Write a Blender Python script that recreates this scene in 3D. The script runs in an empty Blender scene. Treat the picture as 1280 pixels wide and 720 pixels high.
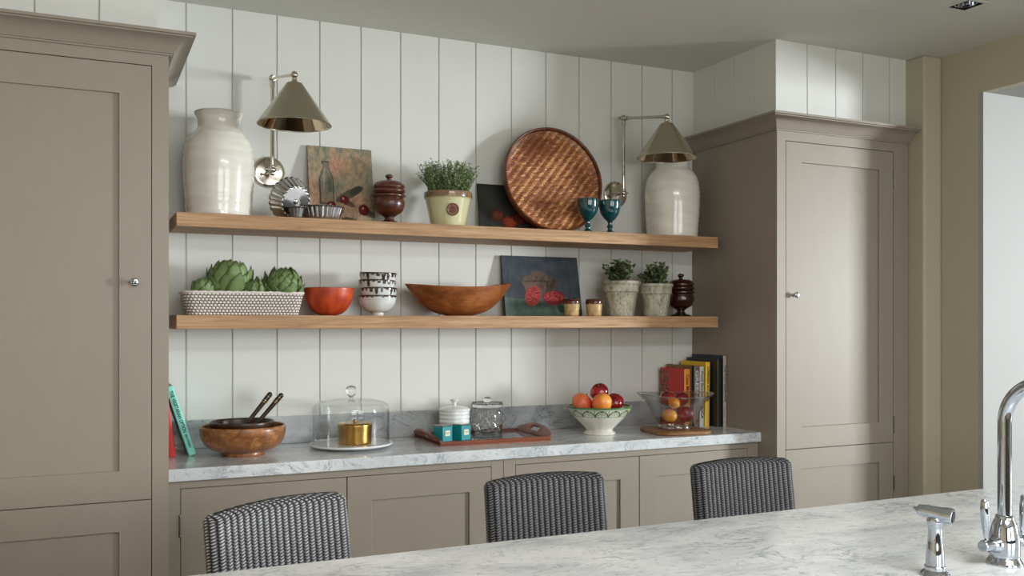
import bpy, bmesh, math, random
from mathutils import Vector, Matrix, noise

PI = math.pi
sc = bpy.context.scene
C = sc.collection
random.seed(7)

# ------------------------------------------------------------------ camera, light, exposure
cam_d = bpy.data.cameras.new('camera')
cam = bpy.data.objects.new('camera', cam_d)
C.objects.link(cam)
cam.location = (0, 0, 1.48)
cam.rotation_euler = (PI / 2, 0, -math.atan(540 / 1160))
cam_d.sensor_width = 36
cam_d.lens = 1160 / 1280 * 36
cam_d.shift_y = 42 / 1280
cam_d.clip_start = 0.05
sc.camera = cam

sc.view_settings.view_transform = 'Standard'
sc.view_settings.look = 'None'
sc.view_settings.gamma = 1
sc.view_settings.use_curve_mapping = False
sc.view_settings.exposure = 0.0

world = bpy.data.worlds.new('world')
sc.world = world
world.use_nodes = True
world.node_tree.nodes['Background'].inputs[0].default_value = (0.75, 0.85, 1.0, 1)
world.node_tree.nodes['Background'].inputs[1].default_value = 0.6
sc.cycles.max_bounces = 10
sc.cycles.diffuse_bounces = 5
sc.cycles.transparent_max_bounces = 24


def area(name, loc, aim, sx, sy, power, color=(1, 1, 1)):
    d = bpy.data.lights.new(name, 'AREA')
    d.shape = 'RECTANGLE'
    d.size, d.size_y = sx, sy
    d.energy = power
    d.color = color
    o = bpy.data.objects.new(name, d)
    C.objects.link(o)
    o.location = loc
    o.rotation_euler = (Vector(aim) - Vector(loc)).to_track_quat('-Z', 'Y').to_euler()
    return o


# daylight through the window of the adjoining room (far right); the two rear lamps are added fill in made-up windows
area('daylight_side_window', (10.92, -1.62, 1.75), (7.0, 1.2, 1.75), 1.25, 1.7, 840, (0.94, 0.985, 1.0))
area('added_rear_fill', (0.3, -2.95, 1.75), (0.3, 2.0, 1.55), 1.9, 1.7, 46, (1.0, 0.975, 0.93))
area('added_rear_fill', (2.9, -2.95, 1.75), (2.9, 2.0, 1.55), 1.9, 1.7, 46, (1.0, 0.975, 0.93))

area('added_island_fill', (1.5, -0.6, 2.99), (1.5, -0.6, 0), 2.2, 1.2, 175, (0.97, 0.98, 0.98))  # added lamp in an invented rooflight, to brighten the island top


# ------------------------------------------------------------------ helpers
def S(r, g, b):
    def f(x):
        x /= 255.0
        return x / 12.92 if x <= 0.04045 else ((x + 0.055) / 1.055) ** 2.4
    return (f(r), f(g), f(b))


def lerp(a, b, t):
    t = max(0.0, min(1.0, t))
    return tuple(x + (y - x) * t for x, y in zip(a, b))


def nz(x, y=0.0, z=0.0, o=0.0):
    return noise.noise(Vector((x + o, y + o * 0.37, z - o * 0.71)))


def nodes(name):
    m = bpy.data.materials.new(name)
    m.use_nodes = True
    t = m.node_tree
    return m, t, t.nodes['Principled BSDF']


def noise_node(t, scale, detail=4, rough=0.5, dist=0.0, stretch=(1, 1, 1), rot=(0, 0, 0)):
    tc = t.nodes.new('ShaderNodeTexCoord')
    mp = t.nodes.new('ShaderNodeMapping')
    mp.inputs['Scale'].default_value = stretch
    mp.inputs['Rotation'].default_value = rot
    n = t.nodes.new('ShaderNodeTexNoise')
    n.inputs['Scale'].default_value = scale
    n.inputs['Detail'].default_value = detail
    n.inputs['Roughness'].default_value = rough
    n.inputs['Distortion'].default_value = dist
    t.links.new(tc.outputs['Object'], mp.inputs['Vector'])
    t.links.new(mp.outputs['Vector'], n.inputs['Vector'])
    return n


def ramp(t, src, stops):
    r = t.nodes.new('ShaderNodeValToRGB')
    el = r.color_ramp.elements
    el[0].position, el[0].color = stops[0][0], (*stops[0][1], 1)
    el[1].position, el[1].color = stops[-1][0], (*stops[-1][1], 1)
    for p, c in stops[1:-1]:
        e = el.new(p)
        e.color = (*c, 1)
    t.links.new(src, r.inputs[0])
    return r


def add_bump(t, b, src, strength, dist=0.002):
    bp = t.nodes.new('ShaderNodeBump')
    bp.inputs['Strength'].default_value = strength
    bp.inputs['Distance'].default_value = dist
    t.links.new(src, bp.inputs['Height'])
    t.links.new(bp.outputs['Normal'], b.inputs['Normal'])


def pmat(name, col, rough=0.5, metal=0.0, var=0.06, vs=4, bump=0.0, bs=120, coat=0.0, stretch=(1, 1, 1), spec=0.5, sss=0):
    m, t, b = nodes(name)
    n = noise_node(t, vs, 5, 0.6, 0.2, stretch)
    r = ramp(t, n.outputs[0], [(0.3, tuple(c * (1 - var) for c in col)), (0.7, tuple(min(1, c * (1 + var)) for c in col))])
    t.links.new(r.outputs[0], b.inputs['Base Color'])
    b.inputs['Roughness'].default_value = rough
    b.inputs['Metallic'].default_value = metal
    b.inputs['Coat Weight'].default_value = coat
    b.inputs['Coat Roughness'].default_value = 0.08
    b.inputs['Specular IOR Level'].default_value = spec
    if sss:
        b.inputs['Subsurface Weight'].default_value = sss
        b.inputs['Subsurface Scale'].default_value = 0.01
    if bump:
        n2 = noise_node(t, bs, 3, 0.5, 0, stretch)
        add_bump(t, b, n2.outputs[0], bump)
    return m


def amat(name, rough=0.5, bump=0.0, bs=200, coat=0.0, metal=0.0, spec=0.5):
    """material whose base colour is the mesh's own colour pattern"""
    m, t, b = nodes(name)
    a = t.nodes.new('ShaderNodeAttribute')
    a.attribute_name = 'Col'
    t.links.new(a.outputs['Color'], b.inputs['Base Color'])
    b.inputs['Roughness'].default_value = rough
    b.inputs['Coat Weight'].default_value = coat
    b.inputs['Coat Roughness'].default_value = 0.08
    b.inputs['Metallic'].default_value = metal
    b.inputs['Specular IOR Level'].default_value = spec
    if bump:
        n2 = noise_node(t, bs, 4)
        add_bump(t, b, n2.outputs[0], bump)
    return m


def wood(name, dark, mid, light, rough=0.45, scale=9, stretch=(0.12, 1.6, 1.6), rot=(0, 0, 0), coat=0.0, bump=0.25):
    m, t, b = nodes(name)
    n = noise_node(t, scale, 8, 0.62, 1.2, stretch, rot)
    r = ramp(t, n.outputs[0], [(0.28, dark), (0.5, mid), (0.74, light)])
    fine = noise_node(t, 60, 6, 0.7, 0.3, (stretch[0] * 0.6, stretch[1], stretch[2]), rot)
    r2 = ramp(t, fine.outputs[0], [(0.36, (0.62, 0.58, 0.52)), (0.55, (1, 1, 1))])
    mx = t.nodes.new('ShaderNodeMixRGB')
    mx.blend_type = 'MULTIPLY'
    mx.inputs[0].default_value = 0.75
    t.links.new(r.outputs[0], mx.inputs[1])
    t.links.new(r2.outputs[0], mx.inputs[2])
    t.links.new(mx.outputs[0], b.inputs['Base Color'])
    b.inputs['Roughness'].default_value = rough
    b.inputs['Coat Weight'].default_value = coat
    b.inputs['Coat Roughness'].default_value = 0.15
    add_bump(t, b, fine.outputs[0], bump, 0.001)
    return m


def marble(name, base, grey, vein, scale=1.6, rough=0.12, cloud=(0.35, 0.72), rot=0.6, speck=0.5):
    m, t, b = nodes(name)
    n = noise_node(t, scale, 9, 0.66, 0.9, (1, 2.1, 1.6), (0.2, 0.15, rot))
    r = ramp(t, n.outputs[0], [(cloud[0], grey), (0.5, lerp(grey, base, 0.7)), (cloud[1], base)])
    v = noise_node(t, scale * 1.3, 7, 0.62, 2.2, (1, 2.6, 2.0), (0.1, 0.3, rot))
    ma = t.nodes.new('ShaderNodeMath')
    ma.operation = 'SUBTRACT'
    ma.inputs[1].default_value = 0.5
    t.links.new(v.outputs[0], ma.inputs[0])
    mb = t.nodes.new('ShaderNodeMath')
    mb.operation = 'ABSOLUTE'
    t.links.new(ma.outputs[0], mb.inputs[0])
    r2 = ramp(t, mb.outputs[0], [(0.0, (1, 1, 1)), (0.014, (0.35, 0.35, 0.35)), (0.05, (0, 0, 0))])
    brk = noise_node(t, scale * 3.0, 4, 0.6, 0.4)
    r3 = ramp(t, brk.outputs[0], [(0.42, (0, 0, 0)), (0.62, (1, 1, 1))])
    mm = t.nodes.new('ShaderNodeMixRGB')
    mm.blend_type = 'MULTIPLY'
    mm.inputs[0].default_value = 1
    t.links.new(r2.outputs[0], mm.inputs[1])
    t.links.new(r3.outputs[0], mm.inputs[2])
    mx = t.nodes.new('ShaderNodeMixRGB')
    t.links.new(mm.outputs[0], mx.inputs[0])
    t.links.new(r.outputs[0], mx.inputs[1])
    mx.inputs[2].default_value = (*vein, 1)
    sp = noise_node(t, 46, 5, 0.72, 0.6, (1, 1.6, 1.3), (0, 0, rot))
    r4 = ramp(t, sp.outputs[0], [(0.28, lerp((1, 1, 1), (0.25, 0.28, 0.32), speck)), (0.44, (1, 1, 1))])
    m2 = t.nodes.new('ShaderNodeMixRGB')
    m2.blend_type = 'MULTIPLY'
    m2.inputs[0].default_value = 1
    t.links.new(mx.outputs[0], m2.inputs[1])
    t.links.new(r4.outputs[0], m2.inputs[2])
    t.links.new(m2.outputs[0], b.inputs['Base Color'])
    b.inputs['Roughness'].default_value = rough
    return m


def thin_glass(name, tint=(0.96, 0.98, 0.97), ior=1.5, rough=0.0):
    m = bpy.data.materials.new(name)
    m.use_nodes = True
    t = m.node_tree
    t.nodes.clear()
    o = t.nodes.new('ShaderNodeOutputMaterial')
    mx = t.nodes.new('ShaderNodeMixShader')
    tr = t.nodes.new('ShaderNodeBsdfTransparent')
    tr.inputs[0].default_value = (*tint, 1)
    gl = t.nodes.new('ShaderNodeBsdfGlossy')
    gl.inputs['Roughness'].default_value = rough
    lw = t.nodes.new('ShaderNodeLayerWeight')
    lw.inputs['Blend'].default_value = 0.5
    pw = t.nodes.new('ShaderNodeMath')
    pw.operation = 'POWER'
    pw.inputs[1].default_value = 4.0
    ml = t.nodes.new('ShaderNodeMath')
    ml.operation = 'MULTIPLY_ADD'
    f0 = ((ior - 1) / (ior + 1)) ** 2
    ml.inputs[1].default_value = 0.85
    ml.inputs[2].default_value = f0
    t.links.new(lw.outputs['Facing'], pw.inputs[0])
    t.links.new(pw.outputs[0], ml.inputs[0])
    t.links.new(ml.outputs[0], mx.inputs[0])
    t.links.new(tr.outputs[0], mx.inputs[1])
    t.links.new(gl.outputs[0], mx.inputs[2])
    t.links.new(mx.outputs[0], o.inputs[0])
    return m


def solid_glass(name, tint=(1, 1, 1)):
    m, t, b = nodes(name)
    b.inputs['Base Color'].default_value = (*tint, 1)
    b.inputs['Roughness'].default_value = 0.0
    b.inputs['Transmission Weight'].default_value = 1.0
    b.inputs['IOR'].default_value = 1.46
    return m


def link_mesh(name, verts, faces, mat, parent=None, off=(0, 0, 0), smooth=True, angle=0.7, cols=None, bevel=0.0, seg=2):
    me = bpy.data.meshes.new(name)
    if any(off):
        verts = [(v[0] - off[0], v[1] - off[1], v[2] - off[2]) for v in verts]
    me.from_pydata([tuple(v) for v in verts], [], faces)
    me.update()
    bm = bmesh.new()
    bm.from_mesh(me)
    bmesh.ops.recalc_face_normals(bm, faces=bm.faces)
    bm.to_mesh(me)
    bm.free()
    if cols is not None:
        a = me.color_attributes.new('Col', 'FLOAT_COLOR', 'POINT')
        flat = []
        for c in cols:
            flat += [c[0], c[1], c[2], 1.0]
        a.data.foreach_set('color', flat)
    if smooth:
        me.shade_smooth()
        me.set_sharp_from_angle(angle=angle)
    if mat is not None:
        me.materials.append(mat)
    o = bpy.data.objects.new(name, me)
    C.objects.link(o)
    if parent is not None:
        o.parent = parent
    if bevel:
        md = o.modifiers.new('bevel', 'BEVEL')
        md.width = bevel
        md.segments = seg
        md.limit_method = 'ANGLE'
        md.angle_limit = math.radians(40)
    return o


class MB:
    def __init__(s):
        s.v, s.f, s.c = [], [], []

    def add(s, v, f, M=None, col=None):
        n = len(s.v)
        for p in v:
            p = Vector(p)
            s.v.append(M @ p if M is not None else p)
            if col is not None:
                s.c.append(col)
        s.f += [tuple(i + n for i in q) for q in f]
        return s

    def box(s, x0, x1, y0, y1, z0, z1, M=None, col=None):
        v = [(x, y, z) for x in (x0, x1) for y in (y0, y1) for z in (z0, z1)]
        f = [(0, 1, 3, 2), (4, 6, 7, 5), (0, 4, 5, 1), (2, 3, 7, 6), (0, 2, 6, 4), (1, 5, 7, 3)]
        return s.add(v, f, M, col)

    def lathe(s, prof, seg=40, M=None, fn=None, col=None):
        v, f, n = [], [], len(prof)
        for i in range(seg):
            a = 2 * PI * i / seg
            for r, z in prof:
                rr = r if fn is None else fn(r, z, a)
                v.append((rr * math.cos(a), rr * math.sin(a), z))
        for i in range(seg):
            j = (i + 1) % seg
            for k in range(n - 1):
                f.append((i * n + k, j * n + k, j * n + k + 1, i * n + k + 1))
        if prof[0][0] > 1e-6:
            f.append(tuple(i * n for i in range(seg)))
        if prof[-1][0] > 1e-6:
            f.append(tuple(i * n + n - 1 for i in range(seg)))
        return s.add(v, f, M, col)

    def tube(s, pts, r, seg=12, cap=True, col=None):
        pts = [Vector(p) for p in pts]
        rs = r if isinstance(r, (list, tuple)) else [r] * len(pts)
        v, f = [], []
        up = None
        for i, p in enumerate(pts):
            d = (pts[min(i + 1, len(pts) - 1)] - pts[max(i - 1, 0)]).normalized()
            if up is None:
                up = d.orthogonal().normalized()
            else:
                up = (up - d * up.dot(d)).normalized()
            b = d.cross(up)
            for k in range(seg):
                a = 2 * PI * k / seg
                v.append(p + (up * math.cos(a) + b * math.sin(a)) * rs[i])
        for i in range(len(pts) - 1):
            for k in range(seg):
                l = (k + 1) % seg
                f.append((i * seg + k, i * seg + l, (i + 1) * seg + l, (i + 1) * seg + k))
        if cap:
            f.append(tuple(range(seg)))
            f.append(tuple((len(pts) - 1) * seg + k for k in range(seg)))
        return s.add(v, f, None, col)

    def ball(s, c, r, seg=20, sq=(1, 1, 1), M=None, col=None):
        prof = [(math.sin(PI * k / 12) * r, -math.cos(PI * k / 12) * r) for k in range(13)]
        prof[0] = (0, -r)
        prof[-1] = (0, r)
        T = Matrix.Translation(c) @ Matrix.Diagonal((*sq, 1))
        if M is not None:
            T = M @ T
        return s.lathe(prof, seg, T, None, col)

    def build(s, name, mat, parent=None, off=(0, 0, 0), **k):
        if s.c and 'cols' not in k:
            k['cols'] = s.c
        o = link_mesh(name, s.v, s.f, mat, parent, off, **k)
        if any(len(q) > 0 for q in s.f):
            pass
        return o


def weld(o):
    bm = bmesh.new()
    bm.from_mesh(o.data)
    bmesh.ops.remove_doubles(bm, verts=bm.verts, dist=1e-5)
    bmesh.ops.recalc_face_normals(bm, faces=bm.faces)
    bm.to_mesh(o.data)
    bm.free()
    return o


def samp(prof, n=40, sm=True):
    """resample a profile; smooth = Catmull-Rom. Points given as (r, z) or (r, z, 1) for a corner."""
    P = [(p[0], p[1]) for p in prof]
    cor = [len(p) > 2 for p in prof]
    out = []
    m = len(P)
    L = [math.dist(P[i], P[i + 1]) for i in range(m - 1)]
    tot = sum(L)
    for i in range(m - 1):
        k = max(1, round(n * L[i] / tot))
        p1, p2 = P[i], P[i + 1]
        p0 = P[i - 1] if i > 0 and not cor[i] else (2 * p1[0] - p2[0], 2 * p1[1] - p2[1])
        p3 = P[i + 2] if i + 2 < m and not cor[i + 1] else (2 * p2[0] - p1[0], 2 * p2[1] - p1[1])
        for j in range(k):
            t = j / k
            if sm:
                q = [0.5 * (2 * p1[d] + (p2[d] - p0[d]) * t + (2 * p0[d] - 5 * p1[d] + 4 * p2[d] - p3[d]) * t * t + (3 * p1[d] - p0[d] - 3 * p2[d] + p3[d]) * t ** 3) for d in (0, 1)]
            else:
                q = [p1[d] + (p2[d] - p1[d]) * t for d in (0, 1)]
            out.append((max(q[0], 0), q[1]))
    out.append(P[-1])
    return out


def clathe(name, prof, colfn, mat, parent, seg=64, fn=None, **k):
    """turned shape with a colour pattern colfn(r, z, angle, index)"""
    mb = MB()
    mb.lathe(prof, seg, None, fn)
    cols = []
    for i in range(seg):
        a = 2 * PI * i / seg
        for j, (r, z) in enumerate(prof):
            cols.append(colfn(r, z, a, j / (len(prof) - 1)))
    return link_mesh(name, mb.v, mb.f, mat, parent, cols=cols, **k)


def grid(fn, nu, nv, cu=False):
    v, f = [], []
    for i in range(nu):
        for j in range(nv):
            v.append(fn(i / (nu if cu else nu - 1), j / (nv - 1)))
    for i in range(nu if cu else nu - 1):
        i2 = (i + 1) % nu
        for j in range(nv - 1):
            f.append((i * nv + j, i2 * nv + j, i2 * nv + j + 1, i * nv + j + 1))
    return v, f


def thing(name, label, cat, loc=(0, 0, 0), rz=0.0, group=None, rot=None):
    o = bpy.data.objects.new(name, None)
    o.empty_display_size = 0.05
    C.objects.link(o)
    o.location = loc
    o.rotation_euler = rot if rot is not None else (0, 0, rz)
    o['label'] = label
    o['category'] = cat
    if group:
        o['group'] = group
    return o


def tag(o, label, cat, group=None, kind=None):
    o['label'] = label
    o['category'] = cat
    if group:
        o['group'] = group
    if kind:
        o['kind'] = kind
    return o


def struct(o, label=None):
    o['kind'] = 'structure'
    if label:
        o['label'] = label
    return o


def text(name, body, size, M, mat, parent, extrude=0.0002, length=0.1):
    cu = bpy.data.curves.new(name, 'FONT')
    cu.body = body
    cu.size = size
    cu.extrude = extrude
    cu.offset = size * 0.025
    cu.align_x = 'CENTER'
    cu.align_y = 'CENTER'
    to = bpy.data.objects.new(name, cu)
    me = bpy.data.meshes.new_from_object(to)
    bpy.data.objects.remove(to)
    xs = [v.co.x for v in me.vertices]
    me.transform(M @ Matrix.Diagonal((length / (max(xs) - min(xs)), 1, 1, 1)))
    me.materials.clear()
    me.materials.append(mat)
    o = bpy.data.objects.new(name, me)
    C.objects.link(o)
    o.parent = parent
    return o


def rm(ax, deg):
    return Matrix.Rotation(math.radians(deg), 4, ax)


TR = Matrix.Translation

# ------------------------------------------------------------------ materials
M_wall = pmat('painted_panelling', S(217, 219, 215), 0.45, var=0.012, vs=3, bump=0.06, bs=90)
M_ceil = pmat('painted_plaster', S(212, 212, 204), 0.8, var=0.01, vs=2)
M_cream = pmat('cream_wall_paint', S(184, 178, 156), 0.6, var=0.012, vs=2)
M_white = pmat('white_wall_paint', S(164, 165, 163), 0.6, var=0.01, vs=2)
M_taupe = pmat('taupe_eggshell', S(149, 140, 127), 0.45, var=0.02, vs=14, bump=0.1, bs=160, stretch=(1, 1, 0.25), spec=0.45)
M_oak = wood('oak', S(150, 112, 78), S(186, 146, 106), S(212, 178, 138), 0.55, 14, (0.12, 1.6, 2.6))
M_warmwall = pmat('warm_wall_paint', S(196, 180, 154), 0.7, var=0.02)
M_dim = pmat('dark_greige_wall_paint', S(78, 77, 76), 0.7, var=0.02)
M_floor = wood('floorboards', S(78, 68, 58), S(104, 92, 80), S(124, 112, 98), 0.5, 5, (0.15, 2, 1))
M_marb = marble('carrara_marble', S(226, 230, 232), S(186, 192, 198), S(150, 158, 168), 2.6, 0.16, (0.22, 0.6), speck=0.8)
M_marb2 = marble('honed_carrara_marble', S(238, 240, 240), S(184, 191, 196), S(150, 158, 166), 2.4, 0.2, (0.28, 0.66), 0.5, 0.75)
M_splash = marble('grey_marble', S(192, 196, 198), S(128, 135, 140), S(96, 104, 110), 2.2, 0.16, (0.3, 0.75))
M_chrome = pmat('chrome', S(186, 192, 200), 0.04, 1.0, 0.0)
M_nickel = pmat('polished_nickel', S(196, 190, 178), 0.12, 1.0, 0.01)
M_nickel_s = pmat('satin_nickel_shade', S(188, 180, 160), 0.22, 1.0, 0.02, 8, 0.05, 60)
M_nickel_in = pmat('polished_nickel_lining', S(190, 174, 148), 0.08, 1.0, 0.0)
M_dark = pmat('dark_gap', S(26, 25, 24), 0.8)
M_steel = pmat('hinge_steel', S(150, 148, 142), 0.3, 1.0)
M_tin = pmat('tinned_steel', S(200, 200, 200), 0.22, 1.0, 0.15, 20)
M_tin_d = pmat('dark_tin', S(120, 120, 118), 0.32, 1.0, 0.2, 20)  # darker grey metal for the tiny cup
M_glaze_w = pmat('crackled_white_glaze', S(226, 222, 210), 0.2, 0, 0.05, 9, 0.15, 26, 0.6, (0.6, 0.6, 4))
M_white_c = pmat('white_ceramic', S(228, 232, 232), 0.18, 0, 0.01, 3, coat=0.5)
M_glass = thin_glass('clear_glass', (0.985, 0.99, 0.99), 1.5)
M_glass2 = solid_glass('thick_clear_glass')
M_glass3 = thin_glass('bowl_glass', (0.97, 0.98, 0.98), 2.1)
M_knobglass = solid_glass('solid_glass')
M_brass = pmat('aged_brass', S(190, 152, 82), 0.28, 1.0, 0.18, 14, 0.1, 50)
M_attr = amat('patterned_matt', 0.55)
M_attr_g = amat('patterned_glazed', 0.16, coat=0.6)
M_attr_s = amat('patterned_satin', 0.38)
M_leaf = amat('leaves', 0.5)
M_paint = amat('oil_paint', 0.6, 0.5, 160, spec=0.3)
M_text_d = pmat('dark_lettering', S(28, 44, 48), 0.5)
M_text_r = pmat('red_lettering', S(150, 40, 30), 0.5)
M_page = pmat('book_pages', S(222, 212, 190), 0.8, 0, 0.08, 60, stretch=(8, 0.3, 0.3))
M_soil = pmat('soil', S(52, 40, 30), 0.95, 0, 0.4, 60, 0.8, 60)
M_brown_turn = wood('lacquered_wood', S(44, 22, 14), S(84, 44, 28), S(116, 66, 42), 0.32, 10, (1, 1, 3), coat=0.3, bump=0.1)
M_dark_turn = wood('dark_lacquered_wood', S(30, 14, 10), S(52, 24, 16), S(78, 36, 24), 0.16, 10, (1, 1, 3), coat=0.8, bump=0.1)
M_burr = wood('burr_wood', S(88, 52, 28), S(146, 94, 54), S(198, 144, 92), 0.34, 16, (1, 1, 1.6), coat=0.2, bump=0.1)
M_inner = wood('dark_wood_bowl', S(34, 18, 12), S(56, 30, 20), S(80, 46, 30), 0.35, 12, (1, 1, 1))
M_dough = wood('carved_wood', S(92, 48, 22), S(150, 86, 42), S(186, 120, 66), 0.4, 7, (0.5, 1.5, 1.5), coat=0.15)
M_traywood = wood('reddish_wood', S(80, 36, 20), S(122, 60, 36), S(156, 86, 54), 0.35, 9, (0.2, 1.5, 1.5), coat=0.2)
M_board = wood('waney_board', S(92, 60, 34), S(140, 98, 60), S(180, 138, 92), 0.5, 9, (0.3, 1.4, 2))
M_teal_glass = pmat('teal_glass', S(10, 84, 92), 0.06, 0, 0.05, 3, coat=1.0)
M_teal_glass.node_tree.nodes['Principled BSDF'].inputs['Transmission Weight'].default_value = 0.35
M_leg = wood('dark_chair_leg', S(40, 34, 30), S(62, 54, 46), S(84, 74, 64), 0.5)

# ------------------------------------------------------------------ setting
CZ = 2.935
YB = 4.47
RX = 4.305      # right wall
Gx = [0.0295 + 0.2048 * k for k in range(16)]   # panel joints on the niche wall


def panelled(name, x0, x1, y, z0, z1, joints, axis='x', depth=0.009, gap=0.0036, sgn=1):
    """tongue-and-groove boarding: flat boards with V joints; front at y, facing -Y (axis x) or -X (axis y)"""
    prof = [(x0, 0)]
    for j in joints:
        if x0 + 0.01 < j < x1 - 0.01:
            prof += [(j - gap, 0), (j - gap * 0.35, depth), (j + gap * 0.35, depth), (j + gap, 0)]
    prof.append((x1, 0))
    T = 0.04
    v, f = [], []
    for a, d in prof:
        for z in (z0, z1):
            v.append((a, y + d, z) if axis == 'x' else (y + d, a, z))
    n = len(prof)
    for i in range(n - 1):
        f.append((2 * i, 2 * i + 2, 2 * i + 3, 2 * i + 1))
    k = len(v)
    for a in (x0, x1):
        for z in (z0, z1):
            v.append((a, y + T, z) if axis == 'x' else (y + T, a, z))
    f += [(0, 1, k + 1, k), (2 * n - 2, k + 2, k + 3, 2 * n - 1), (k, k + 1, k + 3, k + 2)]
    f.append(tuple([2 * i + 1 for i in range(n)] + [k + 3, k + 1]))
    f.append(tuple([2 * i for i in range(n)] + [k + 2, k]))
    return link_mesh(name, v, f, M_wall, smooth=False)


def sbox(name, x0, x1, y0, y1, z0, z1, mat, **k):
    return struct(MB().box(x0, x1, y0, y1, z0, z1).build(name, mat, smooth=False, **k))


struct(panelled('wall_back', -0.6, 4.2, YB, 0, CZ, [g + 0.2048 for g in Gx]))
struct(panelled('wall_above_left_cabinet', -1.7, 0.266, 3.76, 2.45, CZ, [-1.215, -1.002, -0.789, -0.576, -0.363, -0.149, 0.064]))
struct(sbox('wall_above_left_cabinet_side', 0.226, 0.266, 3.801, YB, 2.45, CZ, M_wall))
struct(panelled('wall_above_right_cabinet', 3.2495, 4.17, 3.76, 2.45, CZ, [3.459, 3.655, 3.85, 4.045]))
struct(panelled('wall_above_right_cabinet_side', 3.7605, YB, 3.25, 2.45, CZ, [3.93, 4.10, 4.27], axis='y', depth=0.005))
# floor, ceiling (with cut-outs for the downlight and the added rooflight)
sbox('floor', -1.76, 11.06, -3.1, 4.6, -0.05, 0, M_floor)
DX, DY, DH = 3.69, 2.985, 0.055
mb = MB()
for a in ((-1.7, DX - DH, 0.0, 4.55), (-1.7, 0.4, -3.1, 0.0), (0.4, 2.6, -3.1, -1.2), (2.6, DX - DH, -3.1, 0.0), (DX + DH, 4.36, -3.1, 4.55), (DX - DH, DX + DH, -3.1, DY - DH), (DX - DH, DX + DH, DY + DH, 4.55)):
    mb.box(a[0], a[1], a[2], a[3], CZ, CZ + 0.05)
struct(mb.build('ceiling', M_ceil, smooth=False))
# right wall: pier, return, header, near part
OY = 3.377
sbox('wall_pier', 4.17, RX, 3.637, 4.5, 0, CZ, M_cream, bevel=0.012)
mb = MB()
mb.box(RX, RX + 0.06, OY + 0.03, 4.5, 0, CZ)
mb.box(RX, RX + 0.06, -0.9, OY + 0.03, 2.688, CZ)
mb.box(RX, RX + 0.06, -3.1, -0.9, 0, CZ)
struct(mb.build('wall_right', M_cream, smooth=False))
sbox('wall_passage', RX, 11.06, OY, OY + 0.03, 0, 2.688, M_white)
sbox('ceiling_passage', RX + 0.06, 11.06, -3.1, OY + 0.03, 2.688, 2.72, M_white)
mb = MB()
mb.box(11.0, 11.06, -3.0, -2.3, 0, 2.7)
mb.box(11.0, 11.06, -0.94, OY, 0, 2.7)
mb.box(11.0, 11.06, -2.3, -0.94, 0, 0.85)
mb.box(11.0, 11.06, -2.3, -0.94, 2.65, 2.7)
struct(mb.build('wall_far_right', M_white, smooth=False))
sbox('wall_near_right', RX + 0.06, 11.06, -3.06, -3.0, 0, 2.7, M_white)
sbox('wall_left', -1.76, -1.7, -3.1, 4.5, 0, CZ, M_warmwall)
mb = MB()
for x0, x1, z0, z1 in ((-1.7, -0.7, 0, CZ), (1.3, 1.9, 0, CZ), (3.9, RX, 0, CZ), (-0.7, 1.3, 0, 0.85), (1.9, 3.9, 0, 0.85), (-0.7, 1.3, 2.65, CZ), (1.9, 3.9, 2.65, CZ)):
    mb.box(x0, x1, -3.06, -3.0, z0, z1)
struct(mb.build('wall_rear', M_dim, smooth=False))


def window_frame(name, x0, x1, y, z0, z1, axis='x'):
    m = MB()
    def b(a0, a1, c0, c1):
        if axis == 'x':
            m.box(a0, a1, y - 0.03, y + 0.03, c0, c1)
        else:
            m.box(y - 0.03, y + 0.03, a0, a1, c0, c1)
    t = 0.05
    b(x0, x0 + t, z0, z1); b(x1 - t, x1, z0, z1); b(x0 + t, x1 - t, z0, z0 + t); b(x0 + t, x1 - t, z1 - t, z1)
    xm = (x0 + x1) / 2
    b(xm - 0.02, xm + 0.02, z0 + t, z1 - t)
    return struct(m.build(name, M_white, smooth=False))


m = MB()
for x0, x1, y0, y1 in ((0.4, 2.6, -1.2, -1.14), (0.4, 2.6, -0.06, 0.0), (0.4, 0.46, -1.14, -0.06), (2.54, 2.6, -1.14, -0.06), (1.48, 1.52, -1.14, -0.06)):
    m.box(x0, x1, y0, y1, CZ - 0.005, CZ + 0.045)
struct(m.build('added_rooflight_frame', M_white, smooth=False))  # frame of the made-up rooflight around its added lamp
window_frame('added_rear_window_1', -0.7, 1.3, -3.03, 0.85, 2.65)  # both rear frames are invented, built around the added fill lamps
window_frame('added_rear_window_2', 1.9, 3.9, -3.03, 0.85, 2.65)
window_frame('window_3', -2.3, -0.94, 11.03, 0.85, 2.65, 'y')

# ------------------------------------------------------------------ cabinets


def slab_door(x0, x1, z0, z1, y, st=0.105, top=None, bot=None, th=0.022, rec=0.011):
    """shaker door: stiles and rails round a recessed panel"""
    top = st if top is None else top
    bot = st if bot is None else bot
    m = MB()
    X = (x0, x0 + st, x1 - st, x1)
    Zs = (z0, z0 + bot, z1 - top, z1)
    v = [(x, y, z) for x in X for z in Zs]
    f = [(4 * i + j, 4 * i + j + 1, 4 * i + j + 5, 4 * i + j + 4) for i in range(3) for j in range(3) if (i, j) != (1, 1)]
    v += [(X[1], y + rec, Zs[1]), (X[1], y + rec, Zs[2]), (X[2], y + rec, Zs[2]), (X[2], y + rec, Zs[1])]
    f += [(16, 17, 18, 19), (5, 6, 17, 16), (6, 10, 18, 17), (10, 9, 19, 18), (9, 5, 16, 19)]
    v += [(x0, y + th, z0), (x0, y + th, z1), (x1, y + th, z1), (x1, y + th, z0)]
    f += [(20, 21, 22, 23), (0, 1, 2, 3, 21, 20), (3, 7, 11, 15, 22, 21), (15, 14, 13, 12, 23, 22), (12, 8, 4, 0, 20, 23)]
    m.add(v, f)
    return m


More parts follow.
